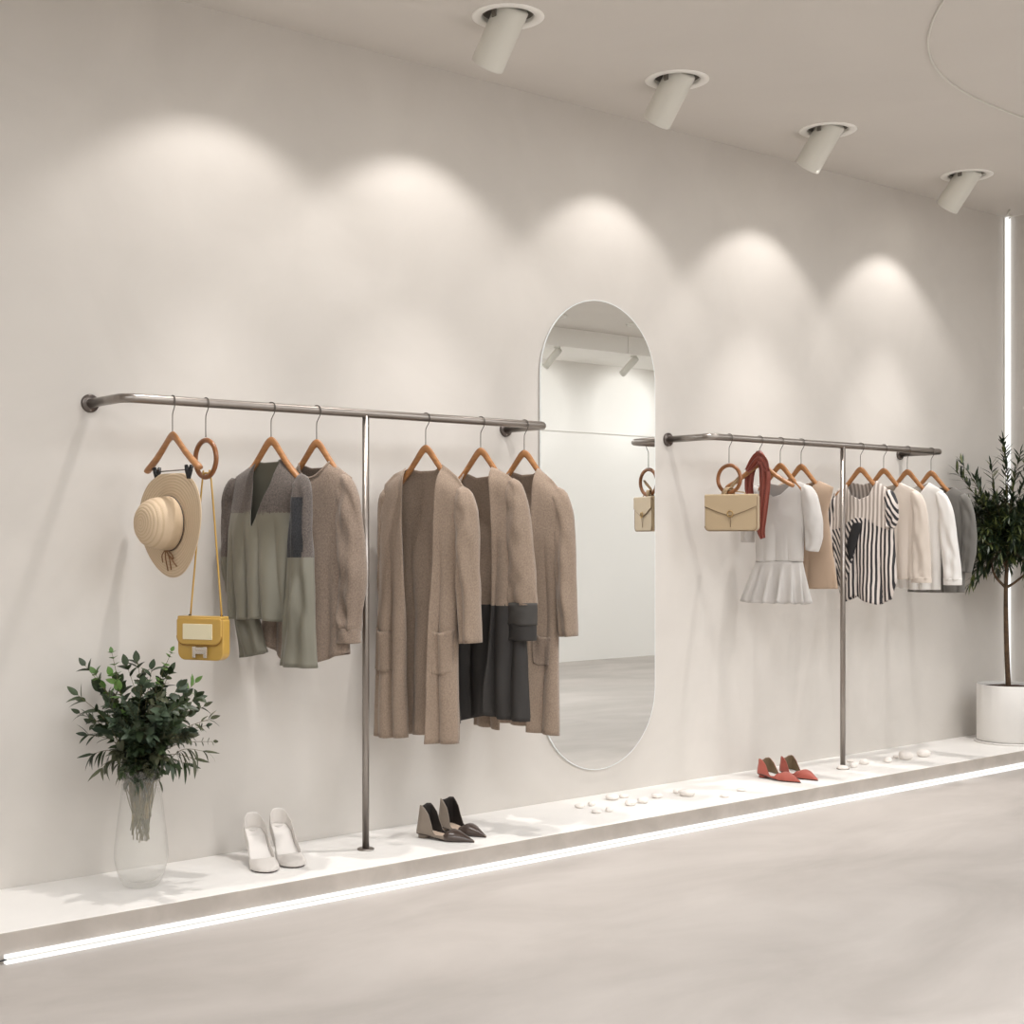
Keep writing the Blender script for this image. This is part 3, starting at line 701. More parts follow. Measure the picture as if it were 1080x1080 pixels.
sleeve(H, g, [(937, 517, 5), (940, 530, 6.5), (941, 545, 6.5), (939, 556, 4.5)], 'stripe_diag', depth=.034, amp=.006, seed=2.9, y=-.004, f=6, t=.0025)
sleeve(H, g, [(881, 522, 5), (878, 545, 6), (877, 580, 6), (882, 618, 5)], 'stripe', depth=.030, amp=.006, seed=5.9, ends=[0, .01, .015, .02], f=6, t=.0025)
bm = bmesh.new(); tz = []
for px_, py_, w_ in ((908, 551, 5.5), (906, 560, 5), (903, 572, 6), (902, 582, 4), (902, 590, 1)):
    u, z = H.loc(px_, py_); tz.append((u, z, w_ * H.k(px_, py_)))
rw = []
for u, z, w_ in tz: rw.append([bm.verts.new((u + w_ * q, C.y(u, z, -1) - .012 - .004 * math.cos(q * 3), z)) for q in (-1, -.5, 0, .5, 1)])
for a, b in zip(rw, rw[1:]):
    for k in range(4): bm.faces.new((a[k], b[k], b[k + 1], a[k + 1]))
sub(solid(link('tie', bm, 'black_cloth', g), .004), 2)
# cream blouse
H, g, C = top2(932, 471, 'cream long-sleeved blouse directly behind the striped blouse', 'silk_blouse', 'blouse', 'wooden hanger inside the cream blouse',
    [(905, 520), (903, 570), (906, 612)], [(968, 520), (968, 560), (970, 612)], [(905, 520), (918, 510), (950, 509), (968, 518)],
    [(905, 520), (918, 510), (926, 521), (934, 525), (943, 520), (950, 509), (968, 518)], [(905, 520), (918, 510), (934, 513), (950, 509), (968, 518)],
    [(906, 610), (940, 610), (970, 612)], 'cream', 2.6, amp=.009, f=52)
sleeve(H, g, [(964, 517, 5), (970, 535, 7), (972, 565, 8.5), (972, 590, 9.5), (972, 611, 10)], 'cream', depth=.034, amp=.006, seed=2.9, y=-.004, f=5, t=.0025)
sleeve(H, g, [(972, 609, 10.3), (972, 614.5, 10.3)], 'cream', depth=.035, amp=.001, seed=2.9, y=-.004, f=5, t=.0025, name='cuff')
# white shirt
H, g, C = top2(957, 472, 'white silk long-sleeved shirt between the cream blouse and the grey jacket', 'silk_shirt', 'shirt', 'wooden hanger inside the white shirt',
    [(935, 518), (937, 570), (944, 622)], [(995, 520), (993, 560), (992, 620)], [(935, 518), (944, 510), (980, 509), (995, 518)],
    [(935, 518), (944, 510), (952, 521), (961, 526), (972, 521), (980, 509), (995, 518)], [(935, 518), (944, 510), (961, 514), (980, 509), (995, 518)],
    [(944, 620), (970, 622), (992, 622)], 'white_silk', 8.2, amp=.011, f=56)
sleeve(H, g, [(991, 517, 5), (998, 540, 7.5), (1001, 570, 8.5), (1004, 595, 9), (1005, 612, 9)], 'white_silk', depth=.036, amp=.007, seed=4.9, y=-.004, f=5, t=.0025)
sleeve(H, g, [(1005, 610, 9.4), (1005, 617, 9.2)], 'white_silk', depth=.037, amp=.001, seed=4.9, y=-.004, f=5, t=.0025, name='cuff')
# grey jacket
H, g, C = top2(982, 474, 'dark grey sheer jacket, last on the right rail beside the olive tree', 'grey_jacket', 'jacket', 'wooden hanger inside the grey jacket at the rail end',
    [(962, 522), (960, 570), (958, 625)], [(1020, 526), (1019, 570), (1017, 625)], [(962, 520), (970, 512), (1006, 514), (1020, 522)],
    [(962, 520), (970, 512), (980, 522), (987, 525), (998, 521), (1006, 514), (1020, 522)], [(962, 520), (970, 512), (987, 515), (1006, 514), (1020, 522)],
    [(958, 624), (990, 625), (1017, 625)], 'grey_cloth', 3.9, amp=.009, f=44, t=.004)
sleeve(H, g, [(1016, 520, 5), (1021, 540, 6), (1023, 565, 7), (1022, 585, 6.5), (1019, 603, 5)], 'grey_cloth', depth=.034, amp=.006, seed=6.9, y=-.004, f=5, t=.004)

# ------------------------------------------------------------------ straw hat
def straw():
    m = bpy.data.materials.new('straw'); m.use_nodes = True; nt = m.node_tree; b = nt.nodes['Principled BSDF']; inp(b, 'Roughness', .8)
    tc = nt.nodes.new('ShaderNodeTexCoord')
    wv = nt.nodes.new('ShaderNodeTexWave'); wv.wave_type = 'RINGS'; wv.rings_direction = 'Y'; wv.inputs['Scale'].default_value = 30; wv.inputs['Distortion'].default_value = .5
    nt.links.new(tc.outputs['Object'], wv.inputs['Vector'])
    r = nt.nodes.new('ShaderNodeValToRGB'); r.color_ramp.elements[0].color = rgb(190, 167, 138); r.color_ramp.elements[1].color = rgb(204, 182, 154); r.color_ramp.elements[1].position = .4
    nt.links.new(wv.outputs[1], r.inputs[0]); nt.links.new(r.outputs[0], b.inputs['Base Color'])
    n = nt.nodes.new('ShaderNodeTexNoise'); n.inputs['Scale'].default_value = 260; nt.links.new(tc.outputs['Object'], n.inputs['Vector'])
    ad = nt.nodes.new('ShaderNodeMath'); ad.operation = 'ADD'; nt.links.new(wv.outputs[1], ad.inputs[0]); nt.links.new(n.outputs[0], ad.inputs[1])
    bp = nt.nodes.new('ShaderNodeBump'); bp.inputs['Strength'].default_value = .5; bp.inputs['Distance'].default_value = .002
    nt.links.new(ad.outputs[0], bp.inputs['Height']); nt.links.new(bp.outputs[0], b.inputs['Normal']); return m
M['straw'] = straw(); M['leather_cord'] = mat('brown_leather_cord', (124, 86, 52), .6); M['dark_cord'] = mat('dark_cord', (58, 46, 38), .6)
HH = Hang(182, 7, 426)
cu, cz = HH.loc(179, 552)
t = thing('straw_hat', 'wide-brimmed straw sun hat clipped by its brim to the leftmost hanger', 'hat', HH.P + HH.W * cu + Vector((0, 0, cz)), HH.rz)
RB = .192; top = .188
bm = bmesh.new(); nseg = 96; rings = []
def brim(r, a):
    x = r * math.sin(a); z = r * math.cos(a); y = .012 * math.sin(2 * a + .6) * ((r - .09) / .1) ** 1.5 if r > .09 else 0
    if z > .15: x *= 1 - .25 * (z - .15) / .045
    return (x, y + .006 * (r - .09) / .1, min(z, top - .012) if r > .1 else z)
for i in range(15):
    r = lerp(.094, RB, i / 14); rings.append([bm.verts.new(brim(r, 2 * PI * k / nseg)) for k in range(nseg)])
for a, b in zip(rings, rings[1:]):
    for k in range(nseg): bm.faces.new((a[k], a[(k + 1) % nseg], b[(k + 1) % nseg], b[k]))
solid(link('brim', bm, 'straw', t), .003)
prof = [(0, .118), (.02, .1175), (.04, .115), (.06, .107), (.076, .092), (.086, .07), (.091, .045), (.094, .02), (.096, .0)]
bm = bmesh.new(); rings = []
for r, h in prof[1:]: rings.append([bm.verts.new((r * math.sin(2 * PI * k / 64), -h, r * math.cos(2 * PI * k / 64))) for k in range(64)])
c0 = bm.verts.new((0, -.118, 0))
for k in range(64): bm.faces.new((c0, rings[0][(k + 1) % 64], rings[0][k]))
for a, b in zip(rings, rings[1:]):
    for k in range(64): bm.faces.new((a[k], a[(k + 1) % 64], b[(k + 1) % 64], b[k]))
bmesh.ops.recalc_face_normals(bm, faces=bm.faces)
solid(link('crown', bm, 'straw', t), .003)
bm = bmesh.new(); tube(bm, [(.0965 * math.sin(2 * PI * k / 60), -.006, .0965 * math.cos(2 * PI * k / 60)) for k in range(61)], .0025, 6, cap=False); link('hat_cord', bm, 'dark_cord', t)
bm = bmesh.new()
for pts in (((0, 0), (-.03, -.02), (-.036, -.045)), ((0, 0), (-.012, -.03), (-.018, -.075)), ((.005, 0), (.012, -.03), (.004, -.07)), ((.005, 0), (.03, -.012), (.034, -.032), (.012, -.018)), ((.0, 0), (.03, -.04), (.045, -.058))):
    tube(bm, smoothpath([(.0 + x, -.018 + .3 * abs(z) , -.094 + z) for x, z in pts], 5), .0022, 6)
link('bow', bm, 'leather_cord', t)

# ------------------------------------------------------------------ bags
def rrect(w_, h_, r, n=8):
    """rounded rectangle outline; r = (bl, br, tr, tl)"""
    out = []
    for (cx, cz, a0, rr) in ((-w_ / 2, -h_ / 2, PI, r[0]), (w_ / 2, -h_ / 2, 1.5 * PI, r[1]), (w_ / 2, h_ / 2, 0, r[2]), (-w_ / 2, h_ / 2, .5 * PI, r[3])):
        px = cx + rr * (1 if cx < 0 else -1); pz = cz + rr * (1 if cz < 0 else -1)
        for k in range(n + 1): a = a0 + .5 * PI * k / n; out.append((px + rr * math.cos(a), pz + rr * math.sin(a)))
    return out
def slab(pts, y0, y1, bm=None, taper=0.0):
    bm = bm or bmesh.new()
    a = [bm.verts.new((x, y0, z)) for x, z in pts]; b = [bm.verts.new((x, y1, z)) for x, z in pts]
    fa = bm.faces.new(a); fb = bm.faces.new(b[::-1])
    for k in range(len(a)): bm.faces.new((a[k], b[k], b[(k + 1) % len(a)], a[(k + 1) % len(a)]))
    bmesh.ops.recalc_face_normals(bm, faces=bm.faces); return bm
M['yellow'] = mat('mustard_leather', (194, 156, 78), .35, coat=.25, bump=.15, bscale=500, bdist=.0006)
M['yellow_dark'] = mat('mustard_edge', (160, 116, 48), .5)
M['label'] = mat('pale_label', (232, 222, 190), .3, coat=.3)
M['silver'] = mat('silver_metal', (224, 216, 206), .25, .85)
M['gold_bag'] = mat('champagne_leather', (186, 165, 134), .38, .15, coat=.2, bump=.12, bscale=500, bdist=.0006)
M['gold_edge'] = mat('champagne_edge', (128, 106, 80), .5)
M['brass'] = mat('pale_brass', (190, 160, 112), .3, .9)

B = Hang(217, 28, 428); B.P = Vector((B.X, RY, RZ))
u, z = B.loc(214.5, 674); bw, bh, bd = .192, .150, .052
t = thing('shoulder_bag', 'yellow leather shoulder bag with silver clasp, hanging from a ring by long straps', 'bag', B.P + B.W * u + Vector((0, 0, z)), B.rz)
out = rrect(bw, bh, (.030, .030, .012, .012))
bev(link('body', slab(out, -bd / 2 + .006, bd / 2), 'yellow', t, False), .004, 3)
fl = rrect(bw - .002, bh * .64, (.034, .034, .012, .012)); f = link('flap', slab([(x, z2 + bh * .18 + .002) for x, z2 in fl], -bd / 2 - .004, -bd / 2 + .004), 'yellow', t, False); bev(f, .004, 3)
bm = bmesh.new(); tube(bm, [Vector((x, -bd / 2 - .001, z2 + bh * .18 + .0)) for x, z2 in rrect(bw - .001, bh * .645, (.034, .034, .012, .012))[:18]], .0014, 6); link('flap_edge', bm, 'yellow_dark', t)
bm = slab(rrect(bw - .004, .012, (.004,) * 4), -bd / 2 + .0, bd / 2 - .004); o = link('top_fold', bm, 'yellow', t, False, (0, 0, bh / 2 + .002)); bev(o, .004, 3)
f = link('label_patch', slab(rrect(.125, .056, (.003,) * 4), -bd / 2 - .0065, -bd / 2 - .003), 'label', t, False, (-.004, 0, .028)); bev(f, .001)
bm = bmesh.new()
for s in (-1, 1): slab([(x + s * .0235, z2) for x, z2 in rrect(.013, .040, (.001,) * 4, 1)], -bd / 2 - .011, -bd / 2 - .0035, bm)
slab(rrect(.036, .013, (.001,) * 4, 1), -bd / 2 - .0105, -bd / 2 - .0035, bm)
slab([(x, z2 + .0125) for x, z2 in rrect(.036, .011, (.001,) * 4, 1)], -bd / 2 - .0085, -bd / 2 - .0035, bm)
bev(link('clasp', bm, 'silver', t, False, (.008, 0, -bh * .30)), .001)
rb = Vector((0, 0, 0))
ru, rz_ = B.loc(214, 503.5); rp = B.P + B.W * ru + Vector((0, 0, rz_)); org = Vector(t.location)
for i, (sx, side) in enumerate(((-.058, -1), (.078, 1))):
    bm = bmesh.new(); tube(bm, [(sx - .004, 0, bh / 2), (sx - .004, 0, bh / 2 + .012), (sx + .004, 0, bh / 2 + .012), (sx + .004, 0, bh / 2)], .002, 6); link('strap_loop', bm, 'black', t)
bm = bmesh.new()
zt = RZ - .125 - .15 + .019 - org.z; dx = -u
tube(bm, smoothpath([(-.058, .004, bh / 2 + .008), (dx - .018, .004, zt - .03), (dx - .010, .0, zt - .002), (dx, -.002, zt + .004), (dx + .012, 0, zt), (dx + .024, .0, zt - .03), (.078, 0, bh / 2 + .008)], 6), .0028, 8, flat=1.3)
link('strap', bm, 'yellow', t)

B = Hang(769, 25, 463); u, z = B.loc(772, 541.5); bw, bh, bd = .262, .172, .055
t = thing('handbag', 'champagne beige satchel handbag with pointed flap hanging from a wooden ring', 'bag', B.P + B.W * u + Vector((0, 0, z)), B.rz)
bev(link('body', slab(rrect(bw, bh, (.022, .022, .008, .008)), -bd / 2 + .006, bd / 2), 'gold_bag', t, False), .004, 3)
bev(link('front_panel', slab(rrect(bw - .012, bh - .008, (.024, .024, .006, .006)), -bd / 2 + .002, -bd / 2 + .008), 'gold_bag', t, False), .003, 2)
vp = [(-bw / 2 + .002, bh / 2 + .003), (-bw / 2 + .002, bh * .20), (-.07, bh * .06), (-.016, -bh * .045), (0, -bh * .06), (.016, -bh * .045), (.07, bh * .06), (bw / 2 - .002, bh * .20), (bw / 2 - .002, bh / 2 + .003)]
bev(link('flap', slab(vp[::-1], -bd / 2 - .003, -bd / 2 + .005), 'gold_bag', t, False), .002, 2)
bm = bmesh.new(); tube(bm, [(x, -bd / 2 - .001, z2 - .001) for x, z2 in vp[1:-1]], .0016, 6); link('flap_edge', bm, 'gold_edge', t)
bm = bmesh.new(); tube(bm, [(x, -bd / 2 + .0045, z2) for x, z2 in rrect(bw - .002, bh - .002, (.024, .024, .008, .008))], .0018, 6); link('piping', bm, 'gold_edge', t)
bev(link('top_fold', slab(rrect(bw - .004, .012, (.004,) * 4), -bd / 2 + .0, bd / 2 - .004), 'gold_bag', t, False, (0, 0, bh / 2 + .001)), .004, 3)
bm = bmesh.new(); tube(bm, [(.014 * math.sin(2 * PI * k / 30), -bd / 2 - .006, .014 * math.cos(2 * PI * k / 30) - .002) for k in range(31)], .0028, 8, cap=False); link('clasp_ring', bm, 'brass', t)
bm = bmesh.new(); tube(bm, [(0, -bd / 2 - .004, -.014), (.001, -bd / 2 - .002, -.04), (0, -bd / 2 - .001, -.066)], .0016, 6); link('clasp_cord', bm, 'gold_edge', t)
ztop = RZ - .125 - .15 + .020 - (B.P.z + z)
bm = bmesh.new(); tube(bm, smoothpath([(-.052, 0, bh / 2 + .002), (-.050, 0, bh / 2 + .015), (-u - .02, 0, ztop - .004), (-u, 0, ztop + .003), (-u + .02, 0, ztop - .004), (.060, 0, bh / 2 + .015), (.064, 0, bh / 2 + .002)], 6), .0032, 8); link('handle', bm, 'gold_bag', t)

# ------------------------------------------------------------------ scarves
def ribbon(bm, H, pts, pleat=.004, n=14, waves=3.0, seed=0.0, fray=0.0):
    """pts: (px, py, half width px, y)"""
    P = [(*H.loc(p[0], p[1], p[3]), p[2] * H.k(p[0], p[1]), p[3]) for p in pts]
    cl = smoothpath([(p[0], p[3], p[1]) for p in P], 8); g = []
    for i, c in enumerate(cl):
        q = i / 8; j = min(int(q), len(P) - 2); w_ = lerp(P[j][2], P[j + 1][2], q - j)
        d = (cl[min(i + 1, len(cl) - 1)] - cl[max(i - 1, 0)]); d.y = 0
        d = d.normalized() if d.length > 1e-6 else Vector((0, 0, -1)); sd = Vector((-d.z, 0, d.x))
        g.append([bm.verts.new(c + sd * (w_ * (2 * k / n - 1)) + Vector((0, pleat * math.sin(waves * PI * (2 * k / n - 1) + seed + i * .05) + .006 * noise.noise(Vector((k * .2, i * .12, seed))), -fray * abs(math.sin(k * 1.3 + seed)) * (i == len(cl) - 1)))) for k in range(n + 1)])
    for a, b in zip(g, g[1:]):
        for k in range(n): bm.faces.new((a[k], b[k], b[k + 1], a[k + 1]))
t = thing('silk_scarf', 'rust red silk scarf draped over a hanger beside the beige bag', 'scarf', Hs.P, Hs.rz)
bm = bmesh.new(); ribbon(bm, Hs, [(800, 476, 1.5, -.012), (803, 484, 4, -.020), (806.5, 500, 5.5, -.020), (806, 520, 5.0, -.020), (804, 545, 4.0, -.020), (802.5, 560, 4.6, -.018), (804, 568, 2.6, -.018)], .007, waves=2.4); solid(link('front_strand', bm, 'rust', t), .003)
bm = bmesh.new(); ribbon(bm, Hs, [(800, 476, 1.5, .016), (796, 486, 4.5, .016), (791, 498, 5, .018), (790, 512, 4.5, .018), (791, 530, 4, .018), (791, 548, 3, .018)], .007, waves=2.1, seed=2); solid(link('back_strand', bm, 'rust', t), .003)
bm = bmesh.new(); ribbon(bm, Hs, [(788, 497, 2.5, -.022), (794, 489, 4.5, -.022), (800, 483, 5.5, -.024), (806, 488, 4.5, -.024), (810, 497, 2.5, -.022)], .005, waves=2.0, seed=4); solid(link('top_wrap', bm, 'rust', t), .003)
t = thing('tan_scarf', 'tan scarf looped through the wooden ring behind the beige bag, seen in the mirror', 'scarf', Hb.P, Hb.rz)
bm = bmesh.new(); zr = -.125 - .15 + .012
def loopribbon(pts, n=12, wv=2.5):
    cl = smoothpath([p[:3] for p in pts], 8); g = []
    for i, c in enumerate(cl):
        q = i / 8; j = min(int(q), len(pts) - 2); w_ = lerp(pts[j][3], pts[j + 1][3], q - j)
        g.append([bm.verts.new(c + Vector((w_ * (2 * k / n - 1), .003 * math.sin(wv * PI * k / n), -.008 * abs(math.sin(k * 1.1)) * (i == len(cl) - 1)))) for k in range(n + 1)])
    for a, b in zip(g, g[1:]):
        for k in range(n): bm.faces.new((a[k], b[k], b[k + 1], a[k + 1]))
loopribbon([(-.02, -.015, zr - .02, .012), (-.012, -.016, zr + .010, .014), (0.0, 0.0, zr + .022, .016), (.0, .018, zr + .004, .016), (-.004, .028, zr - .04, .026), (-.006, .034, zr - .09, .032), (-.008, .036, zr - .175, .036)])
solid(link('cloth', bm, 'tan_scarf', t), .003)
bm = bmesh.new(); loopribbon([(.052, .012, zr + .075, .006), (.034, .014, zr + .055, .014), (.010, .016, zr + .034, .012), (-.008, .018, zr + .012, .006)]); solid(link('knot_end', bm, 'tan_scarf', t), .003)

# ------------------------------------------------------------------ shoes
M['pump'] = mat('pale_suede', (206, 200, 194), .75, sheen=.3, bump=.1, bscale=600); M['pump_in'] = mat('white_lining', (222, 217, 212), .6)
M['sole'] = mat('dark_sole', (62, 50, 44), .6); M['brown_leather'] = mat('dark_brown_leather', (70, 58, 52), .28, coat=.4)
M['taupe_leather'] = mat('taupe_leather', (132, 120, 108), .5); M['black_lining'] = mat('black_lining', (34, 28, 25), .7)
M['skin_lining'] = mat('nude_lining', (202, 180, 160), .6); M['red_leather'] = mat('coral_red_suede', (168, 84, 70), .6, sheen=.15); M['olive_lining'] = mat('olive_lining', (128, 108, 84), .6)

def shoe(kind, label, group, heel, toe, spec, heading=None):
    h = on_z(heel[0], heel[1], PLAT); q = on_z(toe[0], toe[1], PLAT); d = q - h; L = spec['L']
    ang = math.atan2(d.y, d.x); mid = (h + q) / 2; base = mid - Vector((math.cos(ang), math.sin(ang), 0)) * L / 2
    t = thing(kind, label, 'shoe', (base.x, base.y, PLAT + .0008), ang, group)
    W_, Z_, H_, O_ = spec['w'], spec['s'], spec['h'], spec['o']
    N = 56; K = 9
    def xs(i): a = i / N; return a * L if True else 0
    def sec(tt):
        w_ = interp(W_, tt); s = interp(Z_, tt); hh = interp(H_, tt); o = interp(O_, tt); th = math.acos(max(-1, min(1, o))) ; out = []
        for k in range(K + 1):
            a = th * k / K; lat = w_ * math.cos(a) ** spec.get('e', .8) if a < PI / 2 - 1e-4 else 0.0
            zz = s + .004 + (hh - s - .004) * (math.sin(a) / math.sin(th) if th > .05 else k / K); out.append((lat * (1 + .06 * math.sin(PI * min(1, (zz - s) / .05))), zz))
        return out
    ts = [(i / N) ** 1.0 for i in range(N + 1)]; ts = [0, .004, .012, .022] + [x for x in ts if x > .03] 
    bm = bmesh.new(); gl = []; gr = []
    for tt in ts:
        s = sec(tt); lean = interp(spec.get('lean', [(0, 0), (1, 0)]), tt)
        gl.append([bm.verts.new((tt * L + lean * (z - interp(Z_, tt)), y, z)) for y, z in s]); gr.append([bm.verts.new((tt * L + lean * (z - interp(Z_, tt)), -y, z)) for y, z in s])
    for i in range(len(ts) - 1):
        tm = (ts[i] + ts[i + 1]) / 2
        for g_, fl in ((gl, 0), (gr, 1)):
            for k in range(K):
                v = (g_[i][k], g_[i + 1][k], g_[i + 1][k + 1], g_[i][k + 1]); f = bm.faces.new(v[::-1] if fl else v); f.material_index = spec['mi'](tm)
    for k in range(K):
        f = bm.faces.new((gl[0][k], gl[0][k + 1], gr[0][k + 1], gr[0][k])); f.material_index = spec['mi'](0)
    bmesh.ops.remove_doubles(bm, verts=bm.verts, dist=.0004); bmesh.ops.recalc_face_normals(bm, faces=bm.faces)
    nm = len(spec['mats']); me_m = [M[x] for x in spec['mats']] + [M[spec['lining']]]
    o = link('upper', bm, me_m, t); md = o.modifiers.new('solid', 'SOLIDIFY'); md.thickness = .0022; md.offset = -1; md.material_offset = nm; md.material_offset_rim = 0
    md.use_flip_normals = False
    def plate(name, m, dz0, dz1, k_, a0=0.0, a1=1.0):
        bm = bmesh.new(); A = []
        for i in range(N + 1):
            tt = lerp(a0, a1, i / N); w_ = max(.0015, interp(W_, tt) * k_); s = interp(Z_, tt)
            A.append([bm.verts.new((tt * L, y, s + dz)) for y, dz in ((-w_, dz0), (w_, dz0), (w_, dz1), (-w_, dz1))])
        for a, b in zip(A, A[1:]):
            for k in range(4): bm.faces.new((a[k], b[k], b[(k + 1) % 4], a[(k + 1) % 4]))
        bm.faces.new(A[0]); bm.faces.new(A[-1][::-1]); bmesh.ops.recalc_face_normals(bm, faces=bm.faces); return link(name, bm, m, t, False)
    plate('sole', 'sole', 0, .0045, .93); plate('insole', spec['insole'], .0046, .007, .9)
    s0 = interp(Z_, .08)
    bm = bmesh.new()
    if s0 > .05:
        secs = [(0.09 * L, s0 + .004, .021, .024), (.085 * L, s0 - .02, .015, .016), (.07 * L, s0 * .5, .0075, .0085), (.06 * L, .004, .0045, .0055), (.06 * L, 0, .0045, .0055)]
    else:
        secs = [(.12 * L, s0 + .003, .026, .026), (.12 * L, 0, .025, .025)]
    rr = [[bm.verts.new((x + math.cos(2 * PI * k / 20) * b, math.sin(2 * PI * k / 20) * a, z)) for k in range(20)] for x, z, a, b in secs]
    for a, b in zip(rr, rr[1:]):
        for k in range(20): bm.faces.new((a[k], a[(k + 1) % 20], b[(k + 1) % 20], b[k]))
    bm.faces.new(rr[0]); bm.faces.new(rr[-1][::-1]); bmesh.ops.recalc_face_normals(bm, faces=bm.faces)
    link('heel', bm, spec.get('heelm', spec['mats'][0]), t); return t
HB = .118
pump = dict(L=.245, w=[(0, .004), (.008, .012), (.03, .021), (.10, .033), (.25, .042), (.45, .040), (.62, .049), (.72, .052), (.84, .047), (.93, .034), (.98, .018), (1, .005)],
            s=[(0, HB), (.12, HB - .003), (.25, HB - .022), (.4, HB * .52), (.55, HB * .2), (.66, .006), (.72, .001), (1, .001)],
            h=[(0, HB + .066), (.03, HB + .064), (.08, HB + .054), (.15, HB + .040), (.25, HB + .022), (.4, HB * .52 + .042), (.55, HB * .2 + .036), (.64, .038), (.70, .040), (.76, .043), (.84, .036), (.93, .026), (1, .010)],
            o=[(0, 1), (.1, .96), (.4, .97), (.58, .93), (.66, .80), (.71, .5), (.745, .0), (1, 0)], lean=[(0, .22), (.1, .12), (.2, 0), (1, 0)],
            mats=['pump'], mi=lambda t_: 0, lining='pump_in', insole='pump_in', e=.8)
shoe('high_heel', 'pale grey suede high heel pump, left shoe of the pair by the vase', 'pale high heels', (263, 906), (286, 922), pump)
shoe('high_heel', 'pale grey suede high heel pump, right shoe of the pair nearer the pole', 'pale high heels', (286, 899), (319, 919), pump)
flat = dict(L=.262, w=[(0, .005), (.01, .018), (.04, .029), (.12, .038), (.3, .036), (.5, .041), (.62, .044), (.72, .037), (.85, .019), (.95, .008), (1, .002)],
            s=[(0, .017), (.2, .016), (.4, .008), (.6, .002), (1, .001)],
            h=[(0, .126), (.03, .134), (.12, .134), (.20, .124), (.27, .100), (.32, .062), (.36, .030), (.40, .022), (.54, .022), (.56, .034), (.62, .046), (.7, .042), (.85, .026), (1, .008)],
            o=[(0, 1), (.1, .92), (.3, .96), (.4, .99), (.54, .98), (.56, .75), (.60, .3), (.62, 0), (1, 0)], lean=[(0, .16), (.12, .08), (.2, 0), (1, 0)],
            mats=['taupe_leather', 'brown_leather'], mi=lambda t_: 0 if t_ < .545 else 1, lining='black_lining', insole='skin_lining', heelm='taupe_leather', e=.8)
shoe('pointed_flat', 'dark brown pointed flat shoe with high heel counter, nearer one of the pair', 'brown pointed flats', (440, 882), (501, 889), flat)
shoe('pointed_flat', 'dark brown pointed flat shoe with high heel counter, one nearer the wall', 'brown pointed flats', (459, 873), (519, 885), flat)
red = dict(flat); red.update(L=.262, h=[(0, .082), (.03, .094), (.10, .098), (.18, .092), (.26, .074), (.32, .046), (.36, .026), (.40, .020), (.50, .022), (.53, .034), (.62, .045), (.7, .042), (.85, .027), (1, .008)],
           o=[(0, 1), (.1, .94), (.3, .96), (.4, .99), (.50, .98), (.53, .7), (.57, .2), (.59, 0), (1, 0)],
           mats=['red_leather'], mi=lambda t_: 0, lining='olive_lining', insole='pump_in', heelm='red_leather')
shoe('pointed_flat', 'coral red pointed flat shoe, nearer one of the pair by the right pole', 'red pointed flats', (801, 819), (844, 826), red)
shoe('pointed_flat', 'coral red pointed flat shoe, one nearer the right pole and wall', 'red pointed flats', (820, 815), (868, 825), red)

# ------------------------------------------------------------------ pebbles
M['pebble'] = mat('white_pebble', (234, 228, 222), .55, var=.03, vscale=30, bump=.1, bscale=40)
PB = [(611.4, 852, 5.5, .5), (624, 850, 4, .8), (629, 857.5, 5.5, .45), (642.5, 856, 4.5, .7), (646, 843.5, 7.5, .5), (658, 841.5, 5, .55), (665, 849.5, 6.5, .62), (678, 847, 6, .6), (692.5, 841.5, 6.2, .55), (713.5, 837, 4, .8),
      (724.5, 839.5, 9, .5), (764.5, 840.8, 5.2, .4), (781.5, 834.5, 5, .4), (889, 811.5, 6, .45), (900, 809.5, 4, .8), (896.5, 804, 4.2, .55), (911.5, 806, 5.2, .65), (936.5, 804, 4.8, .75), (944.5, 799.2, 3, .6), (955.5, 801, 7.6, .75), (974.5, 798, 7.4, .6)]
PL = ['flat white pebble, leftmost of the scatter below the mirror', 'small rounded white pebble second from the left below the mirror', 'thin white pebble nearest the platform edge, below the mirror',
      'round little white pebble near the platform edge, below the mirror', 'wide white pebble near the wall, back left of the cluster below the mirror', 'white pebble just right of the wide back one, below the mirror', 'plump white pebble in the middle of the cluster below the mirror',
      'oval white pebble right of the plump middle one', 'oval white pebble standing apart, between cluster and the big one', 'small white pebble touching the left of the biggest pebble', 'biggest white pebble right of the mirror, on the left half of the platform',
      'thin flat white pebble alone, left one left of the red shoes', 'thin flat white pebble alone, the one nearest the red shoes', 'flat white pebble at the foot of the right pole', 'small round white pebble just right of the pole foot pebble',
      'white pebble behind the right pole foot, near the wall', 'egg-shaped white pebble a little right of the right pole', 'round white pebble midway between the right pole and tree', 'tiny white pebble behind the round one, right of the right pole',
      'tall rough white stone, largest right of the right pole', 'broad white pebble nearest the potted olive tree']
for i, ((px, py, hw, fl), lab) in enumerate(zip(PB, PL)):
    p = on_z(px, py, PLAT); dist = (p - EYE).dot(FW); r = hw * dist / FPX
    bm = bmesh.new(); bmesh.ops.create_icosphere(bm, subdivisions=3, radius=1)
    hz = r * fl * .95
    for v in bm.verts:
        n_ = 1 + .13 * noise.noise(v.co * 1.3 + Vector((i * 3.1, 0, 0))); v.co = Vector((v.co.x * r * n_, v.co.y * r * .8 * n_, v.co.z * hz * n_))
    mn = min(v.co.z for v in bm.verts)
    for v in bm.verts: v.co.z = max(v.co.z, mn * .82)
    o = link('pebble', bm, 'pebble', None, loc=(p.x, p.y, PLAT - mn * .82)); o.rotation_euler = (0, 0, YAW - PI / 2 + .3 * math.sin(i * 2.3)); tag(o, lab, 'pebble', 'white pebbles on the platform')

